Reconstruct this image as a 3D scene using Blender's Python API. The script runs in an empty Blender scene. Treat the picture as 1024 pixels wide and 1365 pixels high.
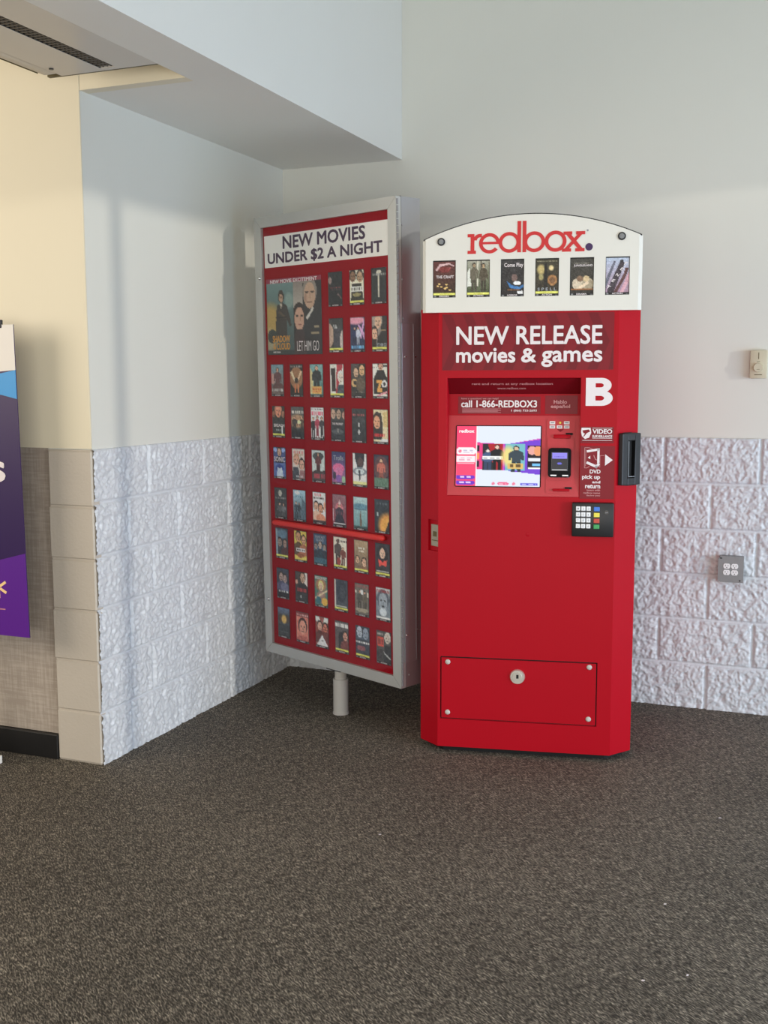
import bpy, bmesh, math, random
import numpy as np
from mathutils import Matrix, Vector, noise

# ------------------------------------------------------------------ camera, world, light, exposure
scn = bpy.context.scene
COL = scn.collection
cam_d = bpy.data.cameras.new('camera')
cam = bpy.data.objects.new('camera', cam_d); COL.objects.link(cam); scn.camera = cam
CX, CY, CZ, YAW, PITCH, ROLL, F = 2.5207, -4.9703, 1.4679, .3799, .119, -.0028, 1452.22
d = Vector((-math.sin(YAW)*math.cos(PITCH), math.cos(YAW)*math.cos(PITCH), -math.sin(PITCH)))
r = Vector((math.cos(YAW), math.sin(YAW), 0)); u = r.cross(d)
r2 = r*math.cos(ROLL)+u*math.sin(ROLL); u2 = -r*math.sin(ROLL)+u*math.cos(ROLL)
cam.matrix_world = Matrix(((r2.x, u2.x, -d.x, CX), (r2.y, u2.y, -d.y, CY), (r2.z, u2.z, -d.z, CZ), (0, 0, 0, 1)))
cam_d.sensor_fit = 'VERTICAL'; cam_d.sensor_height = 36.0; cam_d.lens = F/1365*36.0
cam_d.clip_start = .05

scn.view_settings.view_transform = 'Standard'; scn.view_settings.look = 'None'
scn.view_settings.gamma = 1; scn.view_settings.use_curve_mapping = False
scn.view_settings.exposure = 0.0

w = bpy.data.worlds.new('world'); scn.world = w; w.use_nodes = True
w.node_tree.nodes['Background'].inputs[0].default_value = (1.0, .975, .94, 1)
w.node_tree.nodes['Background'].inputs[1].default_value = .25

def area(name, loc, aim, sx, sy, power, col):
    l = bpy.data.lights.new(name, 'AREA'); l.shape = 'RECTANGLE'; l.size = sx; l.size_y = sy
    l.energy = power; l.color = col
    o = bpy.data.objects.new(name, l); COL.objects.link(o); o.location = loc
    o.rotation_euler = (Vector(aim)-Vector(loc)).to_track_quat('-Z', 'Y').to_euler()
    return o
area('side_window_daylight', (5.35, -2.5, .95), (0, -1.9, .7), 3.2, 1.7, 122, (.54, .73, 1.0))
area('store_front_daylight', (2.9, -7.2, 1.0), (1.6, 0, .9), 5.0, 1.7, 119, (1.0, .96, .885))
area('entrance_lamp', (-2.2, -4.3, 2.2), (-.3, -1.6, 1.7), 2.2, 1.8, 60, (1.0, .89, .745))
area('added_overhead_fill', (3.2, -5.2, 4.1), (2.4, -4.6, 0), 1.6, 1.6, 8, (1.0, .95, .86))  # unseen overhead fill, added for brightness; stands for no known fixture
sn = bpy.data.lights.new('low_sun', 'SUN'); sn.energy = .85; sn.angle = math.radians(.8); sn.color = (1.0, .93, .82)
so = bpy.data.objects.new('low_sun', sn); COL.objects.link(so)
so.rotation_euler = Vector((-.942, .336, -.0524)).to_track_quat('-Z', 'Y').to_euler()

# ------------------------------------------------------------------ materials
def lin(c):
    c = c/255.0
    return c/12.92 if c <= .04045 else ((c+.055)/1.055)**2.4
def L3(c): return (lin(c[0]), lin(c[1]), lin(c[2]), 1)
def mat(name, rgb, rough=.5, metal=0, spec=.5, noise_amt=0, noise_scale=40, bump=0, bump_scale=200, coat=0):
    m = bpy.data.materials.new(name); m.use_nodes = True
    nt = m.node_tree; b = nt.nodes['Principled BSDF']
    b.inputs['Base Color'].default_value = L3(rgb); b.inputs['Roughness'].default_value = rough
    b.inputs['Metallic'].default_value = metal; b.inputs['Specular IOR Level'].default_value = spec
    b.inputs['Coat Weight'].default_value = coat
    tc = nt.nodes.new('ShaderNodeTexCoord')
    if noise_amt:
        n = nt.nodes.new('ShaderNodeTexNoise'); n.inputs['Scale'].default_value = noise_scale
        n.inputs['Detail'].default_value = 5
        nt.links.new(tc.outputs['Object'], n.inputs['Vector'])
        mx = nt.nodes.new('ShaderNodeMix'); mx.data_type = 'RGBA'
        a = [max(0, c*(1-noise_amt)) for c in L3(rgb)[:3]]; z = [min(1, c*(1+noise_amt)) for c in L3(rgb)[:3]]
        mx.inputs[6].default_value = (*a, 1); mx.inputs[7].default_value = (*z, 1)
        nt.links.new(n.outputs['Fac'], mx.inputs[0]); nt.links.new(mx.outputs[2], b.inputs['Base Color'])
    if bump:
        n2 = nt.nodes.new('ShaderNodeTexNoise'); n2.inputs['Scale'].default_value = bump_scale
        n2.inputs['Detail'].default_value = 4
        nt.links.new(tc.outputs['Object'], n2.inputs['Vector'])
        bp = nt.nodes.new('ShaderNodeBump'); bp.inputs['Strength'].default_value = bump; bp.inputs['Distance'].default_value = .004
        nt.links.new(n2.outputs['Fac'], bp.inputs['Height']); nt.links.new(bp.outputs['Normal'], b.inputs['Normal'])
    return m
def emis(name, rgb, s=1.0):
    m = mat(name, rgb); b = m.node_tree.nodes['Principled BSDF']
    b.inputs['Base Color'].default_value = (0.01, .01, .01, 1)
    b.inputs['Emission Color'].default_value = L3(rgb); b.inputs['Emission Strength'].default_value = s
    return m

M = {}
M['paint'] = mat('off_white_wall_paint', (226, 225, 214), .42, spec=.4, noise_amt=.015, noise_scale=3, bump=.05, bump_scale=60)
M['paint_cream'] = mat('cream_wall_paint', (232, 222, 196), .45, spec=.35, noise_amt=.012, noise_scale=4, bump=.04, bump_scale=60)
M['soffit'] = mat('soffit_paint', (236, 234, 226), .5, noise_amt=.01, noise_scale=4)
M['block'] = mat('painted_split_face_block', (214, 216, 218), .38, spec=.5, noise_amt=.07, noise_scale=9, bump=.25, bump_scale=130)
M['block_smooth'] = mat('painted_smooth_block', (196, 186, 172), .5, spec=.4, noise_amt=.03, noise_scale=8, bump=.3, bump_scale=90)
M['base_black'] = mat('black_rubber_base', (22, 21, 21), .45, noise_amt=.1)
M['red'] = mat('red_powder_coat', (176, 8, 28), .42, spec=.15, noise_amt=.03, noise_scale=5, bump=.05, bump_scale=400)
M['red_recess'] = mat('red_recess_plastic', (170, 8, 28), .5, spec=.2, noise_amt=.03)
M['red_bezel'] = mat('brushed_red_bezel', (196, 52, 60), .38, spec=.6, noise_amt=.06, noise_scale=60)
M['red_dark'] = mat('dark_red_label', (132, 18, 32), .4, spec=.25, noise_amt=.02)
M['red_chev'] = mat('darker_red_chevron', (116, 14, 28), .4, spec=.25)
M['fin'] = mat('dark_bronze_fins', (84, 76, 66), .5)
M['red_shade'] = mat('red_canopy_shade', (112, 4, 18), .5, spec=.2)  # shade of the down-facing recess canopy, put into a darker red
M['hinge'] = mat('dull_hinge_metal', (140, 140, 142), .6, metal=.2)
M['lock'] = mat('satin_nickel', (225, 220, 210), .32, metal=.75)
M['red_felt'] = mat('red_display_backing', (150, 3, 22), .85, spec=.08, noise_amt=.05, noise_scale=30)
M['bar_red'] = mat('bright_red_bar', (214, 40, 36), .35)
M['white'] = mat('white_topper_panel', (230, 227, 217), .35, noise_amt=.01)
M['sticker'] = mat('white_vinyl_lettering', (236, 226, 226), .4)
M['sticker_pale'] = mat('faded_pink_vinyl_lettering', (205, 140, 142), .45)
M['logo'] = mat('logo_red', (206, 40, 42), .4)
M['purple_dot'] = mat('dark_purple_print', (62, 32, 84), .4)
M['title_ink'] = mat('dark_plum_ink', (60, 30, 66), .5)
M['title_card'] = mat('white_title_card', (246, 243, 238), .5)
M['black'] = mat('black_plastic', (26, 26, 28), .4, noise_amt=.05)
M['black_gloss'] = mat('glossy_black_plastic', (12, 12, 16), .15)
M['black_matte'] = mat('matte_black', (8, 8, 8), .8)
M['alu'] = mat('brushed_aluminium', (186, 186, 182), .42, metal=.4, noise_amt=.03, noise_scale=25)
M['alu_side'] = mat('grey_sheet_metal', (168, 168, 172), .38, metal=.6, noise_amt=.03, noise_scale=12)
M['steel'] = mat('polished_steel', (205, 203, 200), .18, metal=1)
M['post'] = mat('light_grey_post_paint', (196, 192, 184), .45, noise_amt=.03)
M['plate'] = mat('scratched_metal_plate', (170, 160, 140), .4, metal=.6, noise_amt=.25, noise_scale=60)
M['key_white'] = mat('white_key', (244, 244, 244), .4)
M['key_blue'] = mat('blue_key', (60, 120, 215), .4); M['key_yellow'] = mat('yellow_key', (240, 224, 80), .4)
M['key_red'] = mat('red_key', (200, 70, 54), .4); M['key_green'] = mat('green_key', (60, 160, 90), .4)
M['grey_ink'] = mat('grey_ink', (150, 150, 155), .5)
M['thermo'] = mat('aged_ivory_plastic', (208, 198, 170), .45, noise_amt=.03)
M['thermo_ink'] = mat('olive_ink', (96, 84, 48), .6)
M['galv'] = mat('galvanised_steel', (140, 142, 144), .45, metal=.5, noise_amt=.08, noise_scale=40)
M['socket'] = mat('white_socket_plastic', (244, 244, 242), .35)
M['unit'] = mat('taupe_unit_enamel', (208, 200, 188), .3, noise_amt=.01)
M['ban_purple'] = mat('dark_purple_banner', (46, 20, 78), .4, noise_amt=.02)
M['ban_violet'] = mat('violet_banner', (92, 28, 142), .4)
M['ban_blue'] = mat('bright_blue_banner', (48, 150, 216), .4)
M['ban_white'] = mat('white_banner', (232, 226, 218), .45)
M['spark'] = mat('pale_orange_print', (255, 214, 150), .5)
M['e_screen_white'] = emis('screen_white_text', (255, 255, 255), 1.0)

def attr_mat(name, emit=False):
    m = bpy.data.materials.new(name); m.use_nodes = True; nt = m.node_tree; b = nt.nodes['Principled BSDF']
    a = nt.nodes.new('ShaderNodeAttribute'); a.attribute_name = 'print'
    if emit:
        b.inputs['Base Color'].default_value = (.02, .02, .02, 1); b.inputs['Emission Strength'].default_value = 1.05
        nt.links.new(a.outputs['Color'], b.inputs['Emission Color']); b.inputs['Roughness'].default_value = .2
    else:
        nt.links.new(a.outputs['Color'], b.inputs['Base Color']); b.inputs['Roughness'].default_value = .45
    return m
M['print'] = attr_mat('printed_paper'); M['lcd'] = attr_mat('lit_screen', True)

def clear_mat():
    m = bpy.data.materials.new('clear_acrylic'); m.use_nodes = True; nt = m.node_tree
    for n in list(nt.nodes): nt.nodes.remove(n)
    o = nt.nodes.new('ShaderNodeOutputMaterial'); t = nt.nodes.new('ShaderNodeBsdfTransparent')
    g = nt.nodes.new('ShaderNodeBsdfGlossy'); g.inputs['Roughness'].default_value = .06
    f = nt.nodes.new('ShaderNodeFresnel'); f.inputs['IOR'].default_value = 1.38
    mx = nt.nodes.new('ShaderNodeMixShader')
    t.inputs['Color'].default_value = (.98, .985, .985, 1)
    ge = nt.nodes.new('ShaderNodeNewGeometry'); iv = nt.nodes.new('ShaderNodeMath'); iv.operation = 'SUBTRACT'; iv.inputs[0].default_value = 1.0
    nt.links.new(ge.outputs['Backfacing'], iv.inputs[1]); ml = nt.nodes.new('ShaderNodeMath'); ml.operation = 'MULTIPLY'
    nt.links.new(f.outputs[0], ml.inputs[0]); nt.links.new(iv.outputs[0], ml.inputs[1])
    nt.links.new(ml.outputs[0], mx.inputs[0]); nt.links.new(t.outputs[0], mx.inputs[1]); nt.links.new(g.outputs[0], mx.inputs[2])
    nt.links.new(mx.outputs[0], o.inputs['Surface']); return m
M['acrylic'] = clear_mat()

def carpet_mat():
    m = bpy.data.materials.new('entrance_mat_carpet'); m.use_nodes = True; nt = m.node_tree; b = nt.nodes['Principled BSDF']
    tc = nt.nodes.new('ShaderNodeTexCoord')
    def nz(scale, rot, stretch, det=2, dist=0):
        mp = nt.nodes.new('ShaderNodeMapping'); mp.vector_type = 'TEXTURE'; mp.inputs['Rotation'].default_value = (0, 0, -rot)
        mp.inputs['Scale'].default_value = (1, 1/stretch, 1)
        n = nt.nodes.new('ShaderNodeTexNoise'); n.inputs['Scale'].default_value = scale; n.inputs['Detail'].default_value = det
        n.inputs['Distortion'].default_value = dist
        nt.links.new(tc.outputs['Object'], mp.inputs[0]); nt.links.new(mp.outputs[0], n.inputs['Vector']); return n
    a = nz(58, .52, 4.5, 1, 0); c = nz(66, .80, 4.0, 1, 0); big = nz(1.3, 0, 1, 3); mid = nz(24, .7, 1.6, 3)
    def mth(op, x, y, clamp=False):
        k = nt.nodes.new('ShaderNodeMath'); k.operation = op; k.use_clamp = clamp
        for i, q in enumerate((x, y)):
            if isinstance(q, (int, float)): k.inputs[i].default_value = q
            else: nt.links.new(q, k.inputs[i])
        return k.outputs[0]
    s = mth('MAXIMUM', a.outputs['Fac'], c.outputs['Fac'])
    s = mth('ADD', s, mth('MULTIPLY', mth('SUBTRACT', mid.outputs['Fac'], .5), .22))
    s = mth('ADD', s, mth('MULTIPLY', mth('SUBTRACT', big.outputs['Fac'], .5), .10))
    rp = nt.nodes.new('ShaderNodeValToRGB'); nt.links.new(s, rp.inputs[0])
    e = rp.color_ramp.elements; e[0].position = .46; e[0].color = (.045, .038, .030, 1); e[1].position = .80; e[1].color = (.60, .515, .40, 1)
    k = e.new(.57); k.color = (.140, .119, .093, 1); k = e.new(.66); k.color = (.262, .223, .174, 1)
    nt.links.new(rp.outputs[0], b.inputs['Base Color']); b.inputs['Roughness'].default_value = .75
    b.inputs['Specular IOR Level'].default_value = .25
    bp = nt.nodes.new('ShaderNodeBump'); bp.inputs['Strength'].default_value = .7; bp.inputs['Distance'].default_value = .004
    nt.links.new(s, bp.inputs['Height']); nt.links.new(bp.outputs[0], b.inputs['Normal'])
    return m
M['carpet'] = carpet_mat()

def laminate_mat():
    m = bpy.data.materials.new('woven_grey_laminate'); m.use_nodes = True; nt = m.node_tree; b = nt.nodes['Principled BSDF']
    tc = nt.nodes.new('ShaderNodeTexCoord'); ns = []
    for sc in ((6, 1, 90), (90, 1, 6)):
        mp = nt.nodes.new('ShaderNodeMapping'); mp.inputs['Scale'].default_value = sc
        n = nt.nodes.new('ShaderNodeTexNoise'); n.inputs['Scale'].default_value = 1.6; n.inputs['Detail'].default_value = 3
        nt.links.new(tc.outputs['Object'], mp.inputs[0]); nt.links.new(mp.outputs[0], n.inputs['Vector']); ns.append(n)
    ad = nt.nodes.new('ShaderNodeMath'); ad.operation = 'ADD'
    nt.links.new(ns[0].outputs['Fac'], ad.inputs[0]); nt.links.new(ns[1].outputs['Fac'], ad.inputs[1])
    rp = nt.nodes.new('ShaderNodeValToRGB'); nt.links.new(ad.outputs[0], rp.inputs[0])
    rp.color_ramp.elements[0].position = .7; rp.color_ramp.elements[0].color = L3((164, 151, 138))
    rp.color_ramp.elements[1].position = 1.0; rp.color_ramp.elements[1].color = L3((184, 172, 159))
    # second ramp input range is clamped at 1: halve the sum
    ad2 = nt.nodes.new('ShaderNodeMath'); ad2.operation = 'MULTIPLY'; ad2.inputs[1].default_value = .8
    nt.links.new(ad.outputs[0], ad2.inputs[0]); nt.links.new(ad2.outputs[0], rp.inputs[0])
    nt.links.new(rp.outputs[0], b.inputs['Base Color']); b.inputs['Roughness'].default_value = .5
    return m
M['laminate'] = laminate_mat()

# ------------------------------------------------------------------ helpers
def obj(name, bm, m, parent=None, smooth=False, mtx=None):
    me = bpy.data.meshes.new(name)
    if isinstance(bm, bpy.types.Mesh): me = bm
    else:
        bmesh.ops.recalc_face_normals(bm, faces=bm.faces); bm.to_mesh(me); bm.free()
    for mm in (m if isinstance(m, (list, tuple)) else [m]): me.materials.append(mm)
    if smooth:
        me.polygons.foreach_set('use_smooth', [True]*len(me.polygons))
        me.set_sharp_from_angle(angle=math.radians(35))
    o = bpy.data.objects.new(name, me); COL.objects.link(o)
    if parent is not None: o.parent = parent
    if mtx is not None: o.matrix_local = mtx
    return o
def struct(name, bm, m, smooth=False, label=None):
    o = obj(name, bm, m, smooth=smooth); o['kind'] = 'structure'
    if label: o['label'] = label
    return o
def thing(name, label, cat, loc=(0, 0, 0), rz=0, group=None):
    o = bpy.data.objects.new(name, None); COL.objects.link(o); o.empty_display_size = .1
    o.location = loc; o.rotation_euler = (0, 0, rz); o['label'] = label; o['category'] = cat
    if group: o['group'] = group
    return o
def box(bm, x0, x1, y0, y1, z0, z1, bev=0, seg=2, mi=0):
    vs = [bm.verts.new(p) for p in ((x0, y0, z0), (x1, y0, z0), (x1, y1, z0), (x0, y1, z0), (x0, y0, z1), (x1, y0, z1), (x1, y1, z1), (x0, y1, z1))]
    fs = [bm.faces.new([vs[i] for i in q]) for q in ((0, 3, 2, 1), (4, 5, 6, 7), (0, 1, 5, 4), (1, 2, 6, 5), (2, 3, 7, 6), (3, 0, 4, 7))]
    for f in fs: f.material_index = mi
    if bev:
        es = list({e for f in fs for e in f.edges})
        bmesh.ops.bevel(bm, geom=es, offset=bev, segments=seg, affect='EDGES', profile=.5)
    return bm
def bx(*a, **k): return box(bmesh.new(), *a, **k)
def prism(bm, pts, a, b, axis='y'):
    """polygon pts in (x,z) extruded along y (axis y) or pts in (x,y) along z"""
    f = (lambda p, t: (p[0], t, p[1])) if axis == 'y' else (lambda p, t: (p[0], p[1], t))
    A = [bm.verts.new(f(p, a)) for p in pts]; B = [bm.verts.new(f(p, b)) for p in pts]
    n = len(pts); bm.faces.new(A); bm.faces.new(B[::-1])
    for i in range(n): bm.faces.new((A[i], B[i], B[(i+1) % n], A[(i+1) % n]))
    return bm
def cyl(bm, c, rad, h, axis='z', n=24, r2=None):
    m = Matrix.Translation(c)
    if axis == 'y': m = m @ Matrix.Rotation(math.pi/2, 4, 'X')
    if axis == 'x': m = m @ Matrix.Rotation(math.pi/2, 4, 'Y')
    bmesh.ops.create_cone(bm, cap_ends=True, segments=n, radius1=rad, radius2=rad if r2 is None else r2, depth=h, matrix=m)
    return bm
def dome(bm, c, rad, h, n=16, k=4):
    """button facing -y"""
    prev = None
    for j in range(k+1):
        a = j/k*math.pi/2; rr = rad*math.cos(a); yy = c[1]-h*math.sin(a)
        ring = [bm.verts.new((c[0]+rr*math.cos(t*2*math.pi/n), yy, c[2]+rr*math.sin(t*2*math.pi/n))) for t in range(n)] if j < k else [bm.verts.new((c[0], yy, c[2]))]
        if prev:
            for t in range(n):
                if len(ring) > 1: bm.faces.new((prev[t], prev[(t+1) % n], ring[(t+1) % n], ring[t]))
                else: bm.faces.new((prev[t], prev[(t+1) % n], ring[0]))
        else: bm.faces.new(ring)
        prev = ring
    return bm
def rrect(x0, x1, z0, z1, r, n=5):
    pts = []
    for cx, cz, a0 in ((x1-r, z1-r, 0), (x0+r, z1-r, 90), (x0+r, z0+r, 180), (x1-r, z0+r, 270)):
        for i in range(n+1):
            a = math.radians(a0+90*i/n); pts.append((cx+r*math.cos(a), cz+r*math.sin(a)))
    return pts
def text(name, s, box_, m, parent, y=0, bold=0, depth=.0006, mtx=None, rot=0, fat=0):
    """lettering fitted to the box (x0,z0,x1,z1), facing -y"""
    cu = bpy.data.curves.new(name, 'FONT'); cu.body = s; cu.size = 1; cu.offset = bold; cu.align_x = 'CENTER'
    cu.extrude = .5; cu.resolution_u = 3; cu.space_line = .85
    to = bpy.data.objects.new(name, cu)
    me = bpy.data.meshes.new_from_object(to)
    bpy.data.objects.remove(to)
    n = len(me.vertices); co = np.empty(n*3, np.float32); me.vertices.foreach_get('co', co); co = co.reshape(n, 3)
    if rot:
        c, s_ = math.cos(rot), math.sin(rot); x = co[:, 0].copy(); co[:, 0] = c*x-s_*co[:, 1]; co[:, 1] = s_*x+c*co[:, 1]
    lo = co.min(0); hi = co.max(0); x0, z0, x1, z1 = box_
    out = np.empty_like(co)
    out[:, 0] = x0+(co[:, 0]-lo[0])/(hi[0]-lo[0])*(x1-x0)
    out[:, 2] = z0+(co[:, 1]-lo[1])/(hi[1]-lo[1])*(z1-z0)
    out[:, 1] = y-np.where(co[:, 2] > 0, depth, 0)
    me.vertices.foreach_set('co', out.ravel()); me.update(); me.materials.clear()
    if fat:      # thicken the strokes: the same outlines laid down at small offsets
        b = bmesh.new()
        for k_, (dx_, dz_) in enumerate(((-1, 0), (1, 0), (0, -1), (0, 1), (-.7, -.7), (.7, .7), (-.7, .7), (.7, -.7))):
            n0 = len(b.verts); b.from_mesh(me); b.verts.ensure_lookup_table()
            for v in b.verts[n0:]: v.co.x += dx_*fat; v.co.z += dz_*fat; v.co.y -= k_*4e-5
        b.to_mesh(me); b.free()
    return obj(name, me, m, parent, mtx=mtx)

def grid_mesh(name, X, Y, Z):
    """height-field mesh out of three (n,m) arrays"""
    n, k = X.shape; me = bpy.data.meshes.new(name)
    co = np.stack([X, Y, Z], -1).reshape(-1, 3)
    i = np.arange(n*k).reshape(n, k)
    q = np.stack([i[:-1, :-1], i[:-1, 1:], i[1:, 1:], i[1:, :-1]], -1).reshape(-1, 4)
    me.vertices.add(len(co)); me.vertices.foreach_set('co', co.astype(np.float32).ravel())
    me.loops.add(q.size); me.loops.foreach_set('vertex_index', q.astype(np.int32).ravel())
    me.polygons.add(len(q)); me.polygons.foreach_set('loop_start', np.arange(0, q.size, 4, dtype=np.int32))
    me.polygons.foreach_set('loop_total', np.full(len(q), 4, np.int32)); me.update(calc_edges=True); me.validate()
    return me

# raster painter for printed artwork ------------------------------------------------
class Art:
    def __init__(s, W, H, c=(40, 40, 40)):
        s.W, s.H = W, H; s.a = np.zeros((H, W, 3)); s.a[:] = c
        s.y, s.x = np.mgrid[0:H, 0:W]; s.x = (s.x+.5)/W; s.y = (s.y+.5)/H
    def vg(s, c0, c1, y0=0, y1=1, x0=0, x1=1):
        t = np.clip((s.y-y0)/(y1-y0), 0, 1)[..., None]; m = (s.y >= y0) & (s.y <= y1) & (s.x >= x0) & (s.x <= x1)
        s.a[m] = ((1-t)*np.array(c0)+t*np.array(c1))[m]; return s
    def R(s, x0, y0, x1, y1, c, al=1):
        m = (s.x >= x0) & (s.x <= x1) & (s.y >= y0) & (s.y <= y1); s.a[m] = s.a[m]*(1-al)+np.array(c)*al; return s
    def E(s, cx, cy, rx, ry, c, al=1, soft=0):
        q = ((s.x-cx)/rx)**2+((s.y-cy)/ry)**2
        if soft: k = np.clip((1.0+soft-q)/(2*soft), 0, 1)[..., None]*al; s.a = s.a*(1-k)+np.array(c)*k
        else: m = q < 1; s.a[m] = s.a[m]*(1-al)+np.array(c)*al
        return s
    def P(s, pts, c, al=1):
        m = np.zeros(s.x.shape, bool); n = len(pts)
        for i in range(n):
            (xa, ya), (xb, yb) = pts[i], pts[(i+1) % n]
            if ya == yb: continue
            cnd = ((ya > s.y) != (yb > s.y)) & (s.x < (xb-xa)*(s.y-ya)/(yb-ya)+xa); m ^= cnd
        s.a[m] = s.a[m]*(1-al)+np.array(c)*al; return s
    def N(s, amt, seed=0, blk=1):
        g = np.random.RandomState(seed); n = g.uniform(-1, 1, (s.H//blk+1, s.W//blk+1, 1))
        n = np.repeat(np.repeat(n, blk, 0), blk, 1)[:s.H, :s.W]; s.a = np.clip(s.a+n*amt, 0, 255); return s
    def face(s, cx, cy, r, skin=(200, 160, 135), hair=(50, 38, 30), ar=1.0):
        """head: hair, face, eyes, nose shade, mouth; r = half width, ar = image aspect W/H"""
        ry = r*1.35*ar
        s.E(cx, cy-ry*.22, r*1.15, ry*1.08, hair); s.E(cx, cy, r*.86, ry*.92, skin)
        dk = tuple(c*.45 for c in skin)
        for e in (-1, 1): s.E(cx+e*r*.38, cy-ry*.12, r*.2, ry*.1, dk)
        s.E(cx+r*.08, cy+ry*.18, r*.12, ry*.2, tuple(c*.75 for c in skin)); s.E(cx, cy+ry*.5, r*.34, ry*.09, dk); return s
    def man(s, cx, y0, y1, wd, coat=(50, 50, 55), skin=(200, 160, 135), hair=(40, 32, 28), legs=True):
        """standing figure from y0 (top of head) to y1"""
        h = y1-y0; ar = s.W/s.H; hr = wd*.2
        s.P([(cx-wd*.5, y0+h*.26), (cx-wd*.2, y0+h*.17), (cx+wd*.2, y0+h*.17), (cx+wd*.5, y0+h*.26), (cx+wd*.55, y0+h*.55), (cx+wd*.36, y0+h*.55), (cx+wd*.3, y0+h*.34), (cx+wd*.3, y0+h*.62), (cx-wd*.3, y0+h*.62), (cx-wd*.3, y0+h*.34), (cx-wd*.36, y0+h*.55), (cx-wd*.55, y0+h*.55)], coat)
        if legs:
            lg = tuple(c*.75 for c in coat)
            s.P([(cx-wd*.3, y0+h*.6), (cx-wd*.02, y0+h*.6), (cx-wd*.08, y1), (cx-wd*.34, y1)], lg)
            s.P([(cx+wd*.3, y0+h*.6), (cx+wd*.02, y0+h*.6), (cx+wd*.08, y1), (cx+wd*.34, y1)], lg)
        s.E(cx, y0+h*.085, hr*1.1, h*.095, hair); s.E(cx, y0+h*.1, hr*.8, h*.07, skin); return s
    def bust(s, cx, cy, r, coat=(40, 40, 45), **k):
        ar = s.W/s.H; b = r*1.35*ar
        s.P([(cx-r*2.1, cy+b*3.4), (cx-r*1.8, cy+b*1.5), (cx-r*.5, cy+b*.9), (cx+r*.5, cy+b*.9), (cx+r*1.8, cy+b*1.5), (cx+r*2.1, cy+b*3.4)], coat)
        return s.face(cx, cy, r, ar=ar, **k)
    def bars(s, y, c, x0=.15, x1=.85, h=.035, seed=1):
        """a line of lettering too small to read"""
        g = np.random.RandomState(seed); x = x0
        while x < x1:
            wd = g.uniform(.03, .07); s.R(x, y-h/2, min(x+wd, x1), y+h/2, c, .9); x += wd+.025
        return s

def poster_mesh(art, x0, x1, z0, z1, y, thick=.0012):
    """printed sheet with a real thickness; the artwork lies on its front face as a colour attribute"""
    W, H = art.W, art.H
    xs = np.linspace(x0, x1, W); zs = np.linspace(z1, z0, H)
    X, Z = np.meshgrid(xs, zs); Y = np.full_like(X, y)
    # wrap a rim round the edge
    X = np.pad(X, 1, mode='edge'); Z = np.pad(Z, 1, mode='edge'); Y = np.pad(Y, 1, constant_values=y+thick)
    A = np.pad(art.a, ((1, 1), (1, 1), (0, 0)), mode='edge')/255.0
    A = np.where(A <= .04045, A/12.92, ((A+.055)/1.055)**2.4)
    me = grid_mesh('poster', X, Y, Z)
    at = me.color_attributes.new('print', 'FLOAT_COLOR', 'POINT')
    c = np.concatenate([A.reshape(-1, 3), np.ones((A.shape[0]*A.shape[1], 1))], 1)
    at.data.foreach_set('color', c.astype(np.float32).ravel())
    return me

# ------------------------------------------------------------------ the room
H = 1.2192; B = .4064; RH = .2032
struct('floor', bx(-4, 8, -9, .2, -.1, 0), M['carpet'], label='dark brown flecked entrance carpet')
struct('ceiling', bx(-4, 8, -9, .2, 4.2, 4.3), M['paint'])

def ridge(x, z, seed):
    """crumpled split-stone relief, 0..1"""
    v = 0
    p = Vector((x, z, seed))
    wv = noise.noise_vector(p*14)*.012
    q = p+Vector((wv.x, wv.y, 0))*.8
    for f, a in ((27, .42), (62, .36), (125, .22)):
        v += a*(1-abs(noise.noise(q*f))*2.2)
    return v
def block_wall(name, length, joints, to_world, seed, spacing=B, dx=.0045):
    """split-face block wall; joints[row] = a joint position in every course, measured along the wall"""
    nx = int(length/dx)+1; nz = int(H/dx)+1
    xs = np.linspace(0, length, nx); zs = np.linspace(0, H, nz)
    D = np.zeros((nz, nx)); g = random.Random(seed)
    for j, z in enumerate(zs):
        row = min(5, int((H-z)/RH-1e-9)); dz = min(abs(z-(H-RH*k)) for k in range(1, 6))
        js = joints[row]
        for i, x in enumerate(xs):
            if callable(js): dxj = js(x)
            else: dxj = min(abs(x-a) for a in js) if js else 1
            e = min(dz, dxj)
            t = min(1, max(0, (e-.0028)/.0075)); t = t*t*(3-2*t)
            rr = ridge(x, z, seed)
            D[j, i] = t*(.0045+.0115*(rr-.35)) + (1-t)*(-.0035)
            if z > H-.004 or x < 0: D[j, i] = min(D[j, i], .0)
    X, Z = np.meshgrid(xs, zs)
    Xw, Yw = to_world(X, D)
    me = grid_mesh(name, Xw, Yw, Z); return me
# back wall: joints every block, courses broken half a block
def per(a): return [a+B*k for k in range(-6, 8)]
rows_b = [per(1.885), per(2.09), per(1.88), per(2.086), per(1.878), per(2.09)]
me = block_wall('wall_back_blocks', 3.2, rows_b, lambda X, D: (X, -D-.004), 3.1)
o = obj('wall_back_lower', me, M['block'], smooth=False); o['kind'] = 'structure'
for p in me.polygons: pass
me.polygons.foreach_set('use_smooth', [True]*len(me.polygons))
# left wall: distance measured from the front corner at y=-1.6 (course by course as built)
L0 = 1.6
rows_l = [[L0-1.24, L0-.818, L0-.405, 1.59], [L0-1.388, L0-1.03, L0-.606, L0-.2], [L0-1.225, L0-.819, L0-.413], [L0-1.389, L0-1.02, L0-.615, L0-.2], [L0-1.242, L0-.825, L0-.42], [L0-1.4, L0-1.04, L0-.616, L0-.2]]
me = block_wall('wall_left_blocks', L0, rows_l, lambda X, D: (D+.002, X-L0), 8.7)
o = obj('wall_left_lower', me, M['block']); o['kind'] = 'structure'
me.polygons.foreach_set('use_smooth', [True]*len(me.polygons))

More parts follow.
